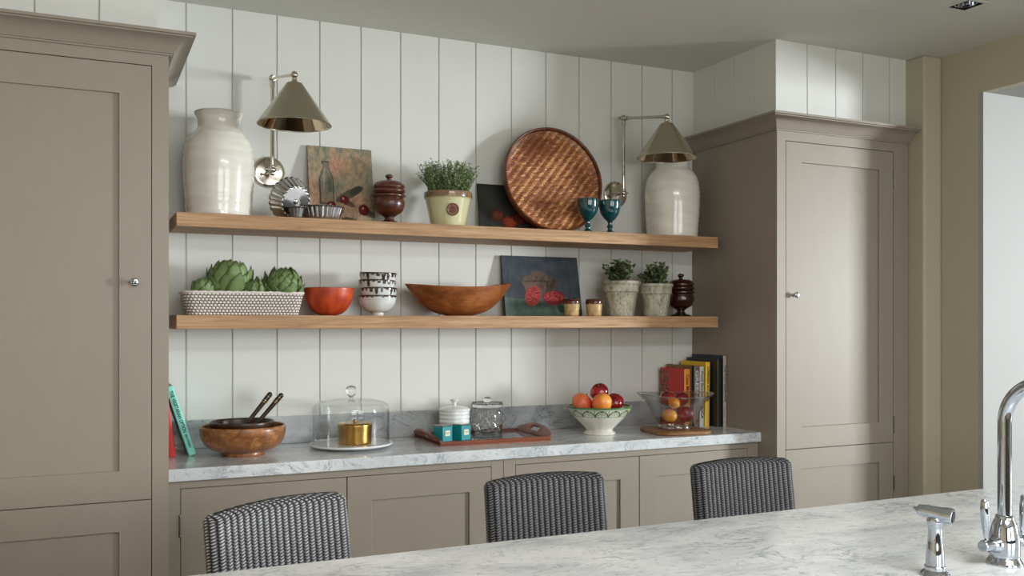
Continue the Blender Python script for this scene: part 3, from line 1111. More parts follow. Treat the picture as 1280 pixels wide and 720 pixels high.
# ------------------------------------------------------------------ things on the lower shelf
# woven basket: rounded rectangle, flaring
t = thing('woven_basket', 'long low whitewashed woven basket holding artichokes on the lower shelf', 'basket', (0.656, 4.265, L))


def rrect(s, hx, hy, r):
    """point and outward normal at perimeter fraction s of a rounded rectangle"""
    segs = [2 * (hx - r), PI * r / 2, 2 * (hy - r), PI * r / 2] * 2
    tot = sum(segs)
    d = (s % 1.0) * tot
    cs = [(-(hx - r), -hy, 1, 0), (hx - r, -(hy - r), None, -PI / 2), (hx, -(hy - r), 0, 1), (hx - r, hy - r, None, 0), (hx - r, hy, -1, 0), (-(hx - r), hy - r, None, PI / 2), (-hx, hy - r, 0, -1), (-(hx - r), -(hy - r), None, PI)]
    for k, L_ in enumerate(segs):
        if d <= L_ + 1e-9:
            a, b, dx, dy = cs[k]
            if dx is None:
                ang = dy + d / r
                return (a + r * math.cos(ang), b + r * math.sin(ang)), (math.cos(ang), math.sin(ang))
            return (a + dx * d, b + dy * d), (dy, -dx)
        d -= L_
    return rrect(0, hx, hy, r)


BH, NR, NC = 0.098, 8, 84
nu, nv = NC * 8, NR * 8 + 1
v, c = [], []


def bk(u, w):
    z = w * BH
    k = w
    (x, y), (nx_, ny_) = rrect(u, 0.232 + 0.022 * k, 0.095 + 0.013 * k, 0.035)
    row = math.floor(w * NR - 1e-6)
    fz = (w * NR) % 1
    fu = (u * NC + 0.5 * (row % 2)) % 1
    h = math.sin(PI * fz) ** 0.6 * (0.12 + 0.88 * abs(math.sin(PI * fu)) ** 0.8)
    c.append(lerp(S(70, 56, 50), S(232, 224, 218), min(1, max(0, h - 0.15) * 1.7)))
    return (x + nx_ * h * 0.0045, y + ny_ * h * 0.0045, z)


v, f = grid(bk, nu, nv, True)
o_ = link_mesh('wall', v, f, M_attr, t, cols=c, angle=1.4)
m = MB()
inner = [rrect(i / 80, 0.225, 0.088, 0.033)[0] for i in range(80)]
inner2 = [rrect(i / 80, 0.246, 0.100, 0.033)[0] for i in range(80)]
vv = [(x, y, 0.004) for x, y in inner] + [(x, y, BH) for x, y in inner2]
ff = [(i, (i + 1) % 80, 80 + (i + 1) % 80, 80 + i) for i in range(80)] + [tuple(range(80))]
link_mesh('lining', vv, ff, pmat('basket_inside', S(170, 158, 148), 0.8, 0, 0.2, 60, 0.5, 80), t)
pts = [rrect(i / 120, 0.256, 0.109, 0.036)[0] for i in range(121)]
m = MB()
m.tube([(x, y, BH + 0.001 + 0.0012 * math.sin(i * 2.1)) for i, (x, y) in enumerate(pts)], 0.006, 8, False)
m.build('rim', pmat('basket_rim', S(226, 218, 212), 0.6, 0, 0.12, 120, 0.4, 120), t)


def artichoke(x, y, z, R, label, tilt, seed, rows=7):
    t = thing('artichoke', label, 'artichoke', (x, y, z), rot=(tilt[0], tilt[1], seed * 1.3))
    rd = random.Random(seed)
    m = MB()
    m.ball((0, 0, R * 0.98), R * 0.84, 20, (1, 1, 1.06))
    vs, fs = list(m.v), list(m.f)
    cs = [S(84, 100, 58)] * len(vs)
    n_leaf = 52
    for i in range(n_leaf):
        t_ = i / n_leaf                       # 0 bottom .. 1 top
        th0 = PI * (0.80 - 0.60 * t_ ** 0.9)  # colatitude of the leaf base
        az = i * 2.39996 + rd.uniform(-0.1, 0.1)
        Ls = (1.12 - 0.42 * t_) * rd.uniform(0.9, 1.08)
        Wd = (0.48 - 0.17 * t_)
        op = (0.50 - 0.44 * t_) * rd.uniform(0.5, 1.4)
        k0 = len(vs)
        nS, nW = 7, 5
        for a in range(nS):
            s_ = a / (nS - 1)
            th = th0 - s_ * Ls
            wd = Wd * (math.sin(PI * min(1, 0.25 + s_ * 0.75)) ** 0.85 if s_ < 1 else 0.02)
            for b in range(nW):
                w = (b / (nW - 1) - 0.5) * 2
                rr = R * (0.86 + 0.05 * t_ + op * s_ ** 1.8 + 0.07 * (1 - w * w) * (1 - s_) + 0.02 * math.sin(s_ * 3))
                tt = max(th, 0.05)
                aa = az + w * wd / max(0.42, math.sin(tt))
                vs.append(Vector((rr * math.sin(tt) * math.cos(aa), rr * math.sin(tt) * math.sin(aa), R * 0.95 + rr * math.cos(tt) * 1.06)))
                g = lerp(S(156, 178, 112), S(88, 116, 72), s_ * 0.9 + 0.45 * abs(w) ** 3)
                g = lerp(g, S(152, 170, 104), max(0, 0.5 - abs(w)) * (1 - s_) * 0.7)
                if s_ > 0.88: g = lerp(g, S(84, 62, 46), 0.6)
                cs.append(g)
        for a in range(nS - 1):
            for b in range(nW - 1):
                q0 = k0 + a * nW + b
                fs.append((q0, q0 + 1, q0 + nW + 1, q0 + nW))
    o_ = link_mesh('bracts', vs, fs, M_leaf, t, cols=cs, angle=1.2)
    md = o_.modifiers.new('thick', 'SOLIDIFY'); md.thickness = R * 0.022; md.offset = -1
    MB().lathe(samp([(0, -R * 0.1), (R * 0.2, -R * 0.1, 1), (R * 0.19, R * 0.1), (R * 0.3, R * 0.22), (0, R * 0.25)], 12), 14).build('stem', pmat('artichoke_stem', S(120, 130, 82), 0.6), t)
    return t


artichoke(0.480, 4.235, L + 0.066, 0.046, 'small artichoke at the left end of the white basket', (0.1, 0.15), 1)
artichoke(0.594, 4.27, L + 0.055, 0.092, 'largest artichoke, standing high left of centre in the white basket', (0.12, -0.05), 2)
artichoke(0.728, 4.247, L + 0.060, 0.053, 'small artichoke low between the two big ones in the white basket', (0.1, 0.5), 3)
artichoke(0.838, 4.275, L + 0.055, 0.080, 'big round artichoke at the right end of the white basket', (0.2, 0.35), 4)

# orange bowl
t = thing('wooden_bowl', 'smooth orange red bowl between the basket and the stacked bowls', 'bowl', (1.052, 4.28, L), rot=(0, 0, 0.3))
prof = samp([(0, 0), (0.032, 0, 1), (0.064, 0.012), (0.091, 0.040), (0.108, 0.080), (0.1145, 0.118), (0.115, 0.128), (0.111, 0.1295), (0.108, 0.118), (0.101, 0.080), (0.083, 0.042), (0.04, 0.018), (0, 0.012)], 60)
clathe('body', prof, lambda r, z, a, u: lerp(S(206, 84, 44), S(168, 56, 26), 0.5 + 1.0 * nz(math.cos(a) * 3, math.sin(a) * 3, z * 24)) if u < 0.5 else S(150, 62, 34), M_attr_s, t, 56, lambda r, z, a: r)
o = t

# stacked drip-glazed bowls
BP = samp([(0, 0.0), (0.030, 0.0, 1), (0.031, 0.010), (0.034, 0.014), (0.060, 0.026), (0.081, 0.052), (0.089, 0.082), (0.090, 0.094), (0.0885, 0.097), (0.086, 0.094), (0.084, 0.08), (0.076, 0.054), (0.055, 0.031), (0, 0.022)], 90)
names = ['bottom bowl of the drip glazed stack, its white foot on the shelf', 'second bowl from the bottom of the drip glazed stack', 'third bowl from the bottom of the drip glazed stack', 'topmost bowl of the drip glazed stack, its brown rim open upward']
for k in range(4):
    tt = thing('stacked_bowl', names[k], 'bowl', (1.286 + (0, 0.002, -0.003, 0.001)[k], 4.28, L + k * 0.0362), rz=k * 1.9, group='drip glazed bowls stacked on the lower shelf', rot=(0.02 * (k % 2), (0, 0.01, -0.02, 0.03)[k], k * 1.9))

    def dc(r, z, a, u, k=k):
        out = u < 0.56
        base = lerp(S(226, 228, 226), S(208, 212, 212), 0.5 + nz(a * 2, z * 20, k))
        if z > 0.0915: return S(58, 44, 36)
        if out:
            n_d = 22
            i = math.floor(a / (2 * PI) * n_d)
            fr = a / (2 * PI) * n_d - i
            rr = random.Random(i * 13 + k * 101)
            ln = rr.choice([0.012, 0.016, 0.022, 0.030, 0.018]); wd = rr.uniform(0.24, 0.46)
            if k == 0: ln *= 0.4
            if abs(fr - 0.5) < wd * (1 - 0.35 * (0.094 - z) / ln) and z > 0.094 - ln: return S(52, 42, 38)
            if z > 0.0875: return lerp(S(150, 116, 82), S(60, 44, 36), 0.5 + 2 * nz(a * 6, k))
            return base
        if z > 0.075: return S(70, 56, 46)
        return base
    clathe('body', BP, dc, M_attr_g, tt, 176)

# dough bowl
t = thing('dough_bowl', 'long carved wooden boat shaped bowl in the middle of the lower shelf', 'bowl', (1.712, 4.298, L), 0.0)


def dough(u, w):
    # w: 0..1 outer bottom -> rim -> inner bottom
    a = 2 * PI * u
    out = w <= 0.5
    s_ = w * 2 if out else (1 - w) * 2
    if not out: s_ = s_ * 0.96
    ca, sa = math.cos(a), math.sin(a)
    e = abs(ca)
    sx_ = 0.286 * (s_ ** 0.62)
    sy_ = 0.150 * (s_ ** 0.55)
    x = math.copysign(abs(ca) ** 1.0, ca) * sx_
    y = sa * sy_ * (1 - 0.18 * e ** 3)
    zr = 0.148 + 0.020 * e ** 2 + 0.006 * ca
    z = zr * (s_ ** 1.75)
    if not out:
        x *= 0.965; y *= 0.94; z = 0.014 + (zr - 0.014) * (s_ ** 1.9) / 0.96 ** 1.9
    n_ = 0.0022 * nz(x * 22, y * 22, z * 22, 4)
    if out and z < 0.004: z = 0.0
    return (x + n_, y + n_, max(0, z))


v, f = grid(dough, 96, 44, True)
weld(link_mesh('body', v, f, M_dough, t, angle=1.0))

canvas('painting', 'dark blue grey painting of cut pomegranates leaning behind the small honey jars', 2.007, 2.462, 4.385, 4.45, L, 0.327, pic_pomegranate, 150, 110, S(40, 44, 48))


def glazed_pot(x, y, label, k):
    t = thing('glazed_jar', label, 'jar', (x, y, L), k * 1.1, 'small cream jars with brown glazed rims')
    prof = samp([(0, 0), (0.034, 0, 1), (0.037, 0.003), (0.040, 0.03), (0.043, 0.066), (0.045, 0.070), (0.045, 0.076, 1), (0.043, 0.078)], 40)
    m = MB()

    def pcx(r, z, a, u):
        if z > 0.064 + 0.004 * nz(a * 3, k): return S(96, 48, 30)
        return lerp(S(206, 178, 128), S(176, 144, 96), 0.5 + 1.2 * nz(a * 2, z * 30, k) + 0.5 * math.sin(z * 300) * 0.3)
    clathe('body', prof + [(0, 0.078)], pcx, M_attr_g, t, 40)
    m.lathe(samp([(0, 0.0785), (0.043, 0.0785, 1), (0.0445, 0.082), (0.042, 0.088), (0.030, 0.091), (0, 0.092)], 20), 36)
    m.build('lid', M_brown_turn, t)


glazed_pot(2.321, 4.25, 'small cream jar with brown lid at the left, before the pomegranate painting', 1)
glazed_pot(2.447, 4.235, 'small cream jar with brown lid nearest the first potted plant', 2)
t = footed_jar(2.405, 4.365, L, 'low dark brown pot half hidden behind the two cream jars', M_dark_turn, 0.42)


def aged_pot(x, y, label, s, seed, cols):
    t = thing('potted_herb', label, 'plant', (x, y, L), seed)
    prof = samp([(0, 0), (0.066, 0, 1), (0.069, 0.004), (0.090, 0.128, 1), (0.0965, 0.131), (0.097, 0.137), (0.0945, 0.141), (0.099, 0.170), (0.1045, 0.174), (0.105, 0.186), (0.102, 0.189), (0.092, 0.188, 1), (0.088, 0.165), (0, 0.165)], 80)

    def pcx(r, z, a, u):
        n = nz(math.cos(a) * 3, math.sin(a) * 3, z * 16, seed)
        n2 = nz(math.cos(a) * 12, math.sin(a) * 12, z * 60, seed)
        c_ = lerp(S(206, 202, 184), S(160, 158, 136), 0.5 + 1.1 * n)
        return lerp(c_, S(112, 108, 86), max(0, n2 * 1.6 - 0.1))
    clathe('pot', [(r * s, h * s) for r, h in prof], pcx, M_attr, t, 80, lambda r, z, a: r + (0.0016 * math.sin(a * 60) if abs(z - 0.1415 * s) < 0.006 else 0) + 0.001 * nz(a * 3, z * 30, seed) * (r > 0.02))
    MB().lathe([(0, 0.166 * s), (0.087 * s, 0.166 * s), (0.087 * s, 0.173 * s), (0, 0.175 * s)], 32).build('soil', M_soil, t)
    foliage_mesh('foliage', t, 24, 0.062, 0.168, 0.168 * s, 0.055, 0.030, (S(40, 56, 36), S(112, 128, 84), S(66, 60, 42)), seed, 7, 0.12, 0.0024)
    return t


aged_pot(2.632, 4.27, 'dark leaved herb in the left, larger weathered pale clay pot', 1.0, 5, 0)
aged_pot(2.851, 4.27, 'dark leaved herb in the weathered clay pot beside the dark lidded jar', 0.94, 8, 0)
footed_jar(3.062, 4.33, L, 'dark brown turned jar with lid in the right corner of the lower shelf', M_dark_turn, 0.99)

# ------------------------------------------------------------------ books


def cookbook(x, y, w, d, h, label, cover, spine, lean=0.0, rz=0.0, group=None, z=W, titles=(), front=None):
    """spine faces the room (-Y); origin at the left bottom front corner"""
    t = thing('cookbook', label, 'book', (x, y, z), group=group, rot=(0, lean, rz))
    m = MB()
    e = 0.0028
    m.box(0, e, 0.003, d, 0, h)
    m.box(w - e, w, 0.003, d, 0, h)
    o_ = m.build('cover', cover, t, smooth=False, bevel=0.0006, seg=1)
    n = 8
    sp = [(w / 2 - math.cos(PI * k / n) * w / 2, 0.004 - math.sin(PI * k / n) * 0.004) for k in range(n + 1)]
    v = [(px, py, zz) for px, py in sp for zz in (0, h)] + [(px, py + 0.003, zz) for px, py in sp for zz in (0, h)]
    f = []
    k2 = 2 * (n + 1)
    for k in range(n):
        f += [(2 * k, 2 * k + 2, 2 * k + 3, 2 * k + 1), (k2 + 2 * k, k2 + 2 * k + 1, k2 + 2 * k + 3, k2 + 2 * k + 2), (2 * k, k2 + 2 * k, k2 + 2 * k + 2, 2 * k + 2), (2 * k + 1, 2 * k + 3, k2 + 2 * k + 3, k2 + 2 * k + 1)]
    f += [(0, 1, k2 + 1, k2), (2 * n, k2 + 2 * n, k2 + 2 * n + 1, 2 * n + 1)]
    s_ = link_mesh('spine', v, f, spine, t)
    MB().box(e, w - e, 0.007, d - 0.004, 0.003, h - 0.004).build('pages', M_page, t, smooth=False)
    for body, size, zc, mat, sx in titles:
        M = TR((w / 2, -0.0006, zc)) @ rm('X', 90) @ rm('Z', -90)
        text('title', body, size, M, mat, s_, 0.0004, sx)
    return t


M_tealb = pmat('teal_book_cloth', S(136, 224, 208), 0.5, 0, 0.04, 6)
M_redb = pmat('red_book_cover', S(206, 44, 36), 0.42, 0, 0.05, 6)
M_orange = pmat('orange_spine', S(232, 150, 46), 0.45, 0, 0.1, 20)
M_pattern = pmat('mottled_spine', S(120, 104, 98), 0.5, 0, 0.6, 90, stretch=(1, 1, 0.6))
M_blackb = pmat('black_book_cover', S(30, 30, 32), 0.4, 0, 0.1, 10)
M_whiteb = pmat('white_spine', S(206, 208, 204), 0.5, 0, 0.04, 10)
M_yellowb = pmat('yellow_spine', S(240, 200, 50), 0.45, 0, 0.06, 10)
M_photob = pmat('pale_speckled_spine', S(176, 160, 146), 0.5, 0, 0.35, 70)
M_navy = pmat('navy_book_cover', S(38, 48, 66), 0.45, 0, 0.1, 10)

cookbook(0.343, 4.2, 0.031, 0.19, 0.255, 'red book leaning behind the teal book against the left cupboard', M_redb, M_redb, -0.13)
cookbook(0.427, 4.215, 0.031, 0.20, 0.312, 'teal book with dark spine lettering leaning over beside the left cupboard', M_tealb, M_tealb, -0.315,
         titles=[('THE VEGETARIAN OPTION', 0.020, 0.197, M_text_d, 0.188), ('SIMON HOPKINSON', 0.0125, 0.065, M_text_d, 0.062)])

bx = 4.205
t = cookbook(2.998, bx, 0.040, 0.235, 0.320, 'red covered book with orange spine, first of the row behind the glass bowl', M_redb, M_orange, titles=[('Casa Moro', 0.030, 0.225, M_text_r, 0.13)])
# food photograph printed on the red front board
m = MB()
rd = random.Random(5)
v, f = grid(lambda a, b: (-0.0006, 0.150 + a * 0.082, 0.02 + b * 0.29), 20, 60)
cc = []
for i in range(20):
    for j in range(60):
        n_ = nz(i * 0.22, j * 0.24, 4)
        n2_ = nz(i * 0.5, j * 0.5, 9)
        cc.append(lerp(lerp(S(60, 26, 22), S(170, 46, 36), 0.5 + 1.4 * n_), S(216, 196, 166), max(0, 1.6 * n2_ - 0.25)))
link_mesh('cover_photograph', v, f, M_attr_s, t, cols=cc)
cookbook(3.0415, bx + 0.004, 0.020, 0.235, 0.338, 'thin tan topped book between the orange spine and the patterned spine', M_board, M_blackb)
cookbook(3.063, bx, 0.036, 0.24, 0.335, 'book with mottled black and white spine in the row behind the glass bowl', M_blackb, M_pattern, titles=[('GREEN', 0.030, 0.235, M_whiteb, 0.15)])
cookbook(3.101, bx, 0.030, 0.235, 0.332, 'book with plain white spine between the mottled and the yellow spines', M_blackb, M_whiteb, titles=[('Food Stories', 0.021, 0.235, M_text_d, 0.14), ('BOCA', 0.024, 0.08, M_text_d, 0.07)])
cookbook(3.133, bx - 0.004, 0.030, 0.24, 0.356, 'book with bright yellow spine beside the tall black book', M_yellowb, M_yellowb, 0.02, titles=[('LORENZA KITCHEN', 0.019, 0.235, M_text_d, 0.19)])
cookbook(3.178, 4.15, 0.032, 0.285, 0.376, 'tall plain black book in the row beside the right cupboard', M_blackb, M_blackb)
cookbook(3.2125, 4.142, 0.024, 0.29, 0.392, 'tallest book with pale speckled spine, right against the right cupboard', M_navy, M_photob, titles=[('THE PHOTOGRAPHS', 0.014, 0.24, M_text_d, 0.2)])

# ------------------------------------------------------------------ things on the worktop
# salad bowl with inner bowl and servers
SX, SY = 0.645, 4.165
t = thing('salad_bowl', 'wide burr wood bowl at the left end of the worktop, beside the teal book', 'bowl', (SX, SY, W))
prof = samp([(0, 0), (0.092, 0, 1), (0.094, 0.010), (0.092, 0.016), (0.122, 0.024), (0.156, 0.044), (0.174, 0.072), (0.181, 0.102), (0.181, 0.124), (0.177, 0.130), (0.172, 0.126), (0.171, 0.102), (0.163, 0.072), (0.13, 0.044), (0.06, 0.03), (0, 0.028)], 80)
MB().lathe(prof, 64).build('body', M_burr, t)
t = thing('serving_bowl', 'dark wooden bowl nested in the burr wood salad bowl', 'bowl', (SX - 0.004, SY, W + 0.046))
prof = samp([(0, 0.0), (0.06, 0.0, 1), (0.100, 0.016), (0.128, 0.050), (0.136, 0.090), (0.136, 0.100), (0.131, 0.102), (0.127, 0.092), (0.118, 0.052), (0.09, 0.024), (0, 0.012)], 60)
MB().lathe(prof, 56).build('body', M_inner, t)


def server(x, y, z, dx, dz, label):
    t = thing('salad_server', label, 'salad server', (x, y, z), group=None)
    d = Vector((dx, -0.02, dz)).normalized()
    Ls = 0.225
    sd = Vector((0, 1, 0.1)).normalized()
    m = MB()
    pts = [d * (Ls * k / 10) for k in range(11)]
    m.tube(pts, [0.0075 + 0.0035 * (k / 10) for k in range(11)], 12)
    m.ball(pts[0], 0.024, 16, (1.25, 0.5, 0.6))
    m.build('handle', M_inner, t)
    m = MB()
    m.tube([d * (Ls * 0.80), d * (Ls * 0.985)], 0.0118, 14)
    m.ball(d * (Ls * 0.985), 0.0118, 14)
    m.build('tip', pmat('black_gilt_horn', S(34, 28, 22), 0.2, 0, 0.3, 40, coat=0.5), t)
    m = MB()
    for k in (0.80, 0.84, 0.93):
        m.tube([d * (Ls * k), d * (Ls * (k + 0.014))], 0.0122, 14)
    m.build('gilt_band', M_brass, t)


server(0.618, 4.15, W + 0.086, 0.62, 0.78, 'left of the two dark salad servers with gilt tipped handles')
server(0.665, 4.18, W + 0.084, 0.66, 0.76, 'right of the two dark salad servers with gilt tipped handles')

# cloche on plate with brass tin
CX_, CY_ = 1.137, 4.205
t = thing('cake_plate', 'round white marble plate under the glass dome', 'plate', (CX_, CY_, W))
MB().lathe(samp([(0, 0), (0.10, 0, 1), (0.12, 0.004), (0.185, 0.010), (0.192, 0.016), (0.190, 0.022), (0.186, 0.022), (0.178, 0.018), (0, 0.018)], 40), 72).build('body', M_white_c, t)
t = thing('glass_cloche', 'clear glass dome with ball knob standing on the white plate', 'cloche', (CX_, CY_, W + 0.0185))
prof = samp([(0.173, 0.0), (0.176, 0.002), (0.176, 0.05), (0.1755, 0.14), (0.172, 0.170), (0.158, 0.187), (0.120, 0.197), (0.06, 0.203), (0, 0.204)], 60)
prof_i = [(max(0, r - 0.003), z - (0.003 if z > 0.18 else 0)) for r, z in reversed(prof)]
m = MB(); m.lathe(prof + prof_i, 72)
m.f = [q_ for q_ in m.f if len(q_) == 4]
m.build('dome', M_glass, t)
m = MB()
m.lathe(samp([(0, 0.205), (0.012, 0.205), (0.009, 0.214), (0.016, 0.220), (0.0255, 0.240), (0.019, 0.260), (0, 0.267)], 30), 32)
m.build('knob', M_knobglass, t)
t = thing('brass_tin', 'round brass tin with lid under the glass dome', 'tin', (CX_ + 0.012, CY_ - 0.02, W + 0.0185))
MB().lathe(samp([(0, 0), (0.074, 0, 1), (0.076, 0.003), (0.076, 0.078, 1), (0, 0.078)], 20), 56).build('body', M_brass, t)
m = MB()
m.lathe(samp([(0, 0.0785), (0.0785, 0.062, 1), (0.0785, 0.090), (0.074, 0.094), (0.072, 0.096), (0, 0.100)][1:], 20), 56)
m.build('lid', M_brass, t)
m = MB(); m.ball((0, 0, 0.104), 0.008, 14); m.build('knob', M_brass, t)

# wooden tray
t = thing('serving_tray', 'reddish wooden tray with raised ends and glass base on the worktop', 'tray', (1.80, 4.22, W), -0.02)
hx, hy = 0.285, 0.195
m = MB()
m.box(-hx, hx, -hy, hy, 0.0, 0.008)
m.build('base', M_traywood, t, smooth=False)
MB().box(-hx + 0.02, hx - 0.02, -hy + 0.018, hy - 0.018, 0.0082, 0.0105).build('glass_insert', pmat('silvery_glass_insert', S(150, 156, 154), 0.08, 0, 0.05, 3, coat=1.0), t, smooth=False)
m = MB()
m.box(-hx, hx, -hy, -hy + 0.014, 0.008, 0.022)
m.build('long_rail', M_traywood, t, smooth=False, bevel=0.003)
MB().box(-hx, hx, hy - 0.014, hy, 0.008, 0.022).build('long_rail', M_traywood, t, smooth=False, bevel=0.003)
for sg in (-1, 1):
    # raised, outward sloping, arched end with a hand slot
    def endp(u, w, sg=sg):
        yy = (u - 0.5) * 2 * hy
        arch = 0.018 + 0.034 * max(0, 1 - (abs(u - 0.5) * 2) ** 2.6)
        return (sg * (hx - 0.014 + 0.045 * w ** 1.2 * (arch / 0.055)), yy, 0.008 + w * arch)
    v, f = grid(endp, 33, 9)
    f2 = []
    for q_ in f:
        cx = sum(v[i][1] for i in q_) / 4
        cz = sum(v[i][2] for i in q_) / 4
        if abs(cx) < 0.05 and 0.030 < cz < 0.044:
            continue
        f2.append(q_)
    e_ = link_mesh('end_handle', v, f2, M_traywood, t)
    md = e_.modifiers.new('thick', 'SOLIDIFY'); md.thickness = 0.011; md.offset = 0
    md = e_.modifiers.new('bevel', 'BEVEL'); md.width = 0.002; md.segments = 2; md.limit_method = 'ANGLE'

TZ = W + 0.0108
t = thing('ceramic_canister', 'white ribbed ceramic canister with lid at the back of the tray', 'canister', (1.692, 4.315, TZ))
prof = [(0, 0), (0.072, 0, 1), (0.075, 0.003), (0.075, 0.018)]
for k in range(5):
    prof += [(0.0735, 0.024 + k * 0.02), (0.077, 0.034 + k * 0.02)]
prof += [(0.075, 0.122), (0.076, 0.126, 1), (0, 0.126)]
MB().lathe(samp(prof, 90), 56).build('body', M_white_c, t)
m = MB()
m.lathe(samp([(0, 0.127), (0.079, 0.127, 1), (0.080, 0.132), (0.076, 0.138), (0.050, 0.147), (0.012, 0.152), (0.009, 0.160), (0.010, 0.168), (0.020, 0.176), (0.022, 0.181), (0.016, 0.184), (0, 0.183)], 50), 56)
m.build('lid', M_white_c, t)

t = thing('glass_jar', 'clear cut glass jar with flat glass lid on the tray', 'jar', (1.872, 4.32, TZ))


def facet(r, z, a):
    return r + (0.0016 * math.cos(a * 18 + z * 160) if 0.02 < z < 0.115 and r > 0.06 else 0)


prof = samp([(0, 0), (0.070, 0, 1), (0.075, 0.004), (0.077, 0.06), (0.076, 0.112), (0.070, 0.124), (0.072, 0.136), (0.068, 0.136), (0.066, 0.124), (0.071, 0.110), (0.072, 0.01), (0, 0.012)], 70)
MB().lathe(prof, 144, None, facet).build('body', M_glass2, t)
m = MB()
m.lathe(samp([(0, 0.137), (0.078, 0.137, 1), (0.081, 0.142), (0.081, 0.156), (0.077, 0.160), (0.074, 0.152), (0.03, 0.148), (0.010, 0.150), (0.010, 0.158), (0.021, 0.168), (0.021, 0.180), (0.012, 0.188), (0, 0.189)], 60), 56)
m.build('lid', M_glass2, t)

M_tealbox = pmat('teal_candle_box', S(22, 140, 150), 0.25, 0, 0.12, 14, coat=0.4)
M_lab = pmat('cream_label', S(226, 220, 196), 0.6, 0, 0.05, 30)
for k, (cx, cy, rz, lab) in enumerate(((1.568, 4.150, 0.42, 'left of the two teal candle tins with cream label at the tray front'), (1.668, 4.16, 0.42, 'right of the two teal candle tins with cream label at the tray front'))):
    t = thing('candle_tin', lab, 'candle', (cx, cy, TZ), rz, 'teal candle tins on the tray')
    MB().box(-0.032, 0.032, -0.032, 0.032, 0, 0.072).build('body', M_tealbox, t, smooth=True, bevel=0.003)
    MB().box(-0.0325, 0.0325, -0.0325, 0.0325, 0.0722, 0.078).build('lid', M_nickel, t, smooth=True, bevel=0.002)
    lb = MB().box(-0.015, 0.015, -0.0332, -0.0320, 0.026, 0.052).build('label', M_lab, t, smooth=False)
    MB().box(-0.011, 0.011, -0.0336, -0.0331, 0.040, 0.043).build('printed_line', M_text_r, lb, smooth=False)
    MB().box(-0.008, 0.008, -0.0336, -0.0331, 0.034, 0.036).build('printed_line', M_text_r, lb, smooth=False)

# fruit bowl
FX, FY = 2.432, 4.155
t = thing('fruit_bowl', 'white footed bowl with green arch pattern holding fruit on the worktop', 'bowl', (FX, FY, W))
prof = samp([(0, 0), (0.080, 0, 1), (0.084, 0.004), (0.083, 0.010), (0.072, 0.018), (0.070, 0.026), (0.095, 0.052), (0.130, 0.086), (0.158, 0.118), (0.170, 0.142), (0.170, 0.147), (0.165, 0.147), (0.150, 0.118), (0.12, 0.086), (0.08, 0.052), (0, 0.034)], 130)


def fbc(r, z, a, u):
    wht = lerp(S(226, 224, 214), S(206, 203, 190), 0.5 + nz(a * 3, z * 14))
    grn = S(66, 122, 68)
    if z > 0.1385: return grn
    if u > 0.6: return wht
    n = 14
    ph = (a / (2 * PI) * n) % 1 - 0.5
    if 0.1325 < z < 0.1355: return lerp(grn, wht, 0.2)
    if 0.098 < z < 0.1005: return lerp(grn, wht, 0.25)
    hh = (z - 0.1005) / 0.031
    if 0 < hh < 1:
        d = math.hypot(ph / 0.5, hh / 0.95)
        if abs(d - 0.93) < 0.10: return lerp(grn, S(40, 70, 44), 0.6)
        d2 = math.hypot(ph / 0.5, (hh) / 0.95)
        if abs(d2 - 0.62) < 0.055: return lerp(grn, wht, 0.3)
        if abs(ph) < 0.03 and hh < 0.62: return lerp(grn, wht, 0.3)
        if abs(hh - 0.3) < 0.06 and abs(ph) < 0.13: return lerp(grn, wht, 0.35)
        if d > 1.08 and abs(abs(ph) - 0.5) < 0.04: return S(180, 160, 70)
        return lerp(wht, S(200, 206, 170), 0.3)
    return wht


clathe('body', prof, fbc, M_attr_g, t, 420, angle=1.0)


def fruit(kind, x, y, z, r, label, base, blush, seed, tilt=(0.2, 0.1), group=None):
    t = thing(kind, label, kind, (x, y, z), group=group, rot=(tilt[0], tilt[1], seed))
    rd = random.Random(seed)
    pr = []
    for k in range(25):
        th = PI * k / 24
        rr = r * math.sin(th) * (1 + 0.05 * math.sin(th))
        zz = -r * 0.92 * math.cos(th)
        if kind == 'apple':
            zz -= r * 0.22 * math.exp(-(rr / (r * 0.28)) ** 2) * (1 if th > PI / 2 else -0.6)
        else:
            zz -= r * 0.10 * math.exp(-(rr / (r * 0.25)) ** 2) * (1 if th > PI / 2 else 0)
        pr.append((max(0, rr), zz))
    bx_ = math.cos(seed * 2.1), math.sin(seed * 2.1)

    def col(rr, zz, a, u):
        k = 0.5 + 0.45 * (math.cos(a) * bx_[0] + math.sin(a) * bx_[1]) + 0.7 * nz(math.cos(a) * 1.6, math.sin(a) * 1.6, zz * 22, seed)
        c_ = lerp(base, blush, k)
        if nz(math.cos(a) * 16, math.sin(a) * 16, zz * 260, seed) > 0.5: c_ = lerp(c_, S(232, 190, 110), 0.2)
        return c_
    def fn(rr, zz, a):
        if kind == 'apple': return rr * (1 + 0.02 * math.cos(5 * a))
        return rr * (1 - 0.06 * math.exp(-((a - PI) / 0.25) ** 2))
    clathe('flesh', pr, col, M_attr_g if kind == 'apple' else M_attr_s, t, 40, fn)
    m = MB()
    m.tube([(0, 0, r * 0.66), (0.001, 0.001, r * 0.86), (0.004, 0.002, r * 1.04)], [0.0022, 0.0018, 0.0026], 8)
    m.build('stem', M_inner, t)
    return t


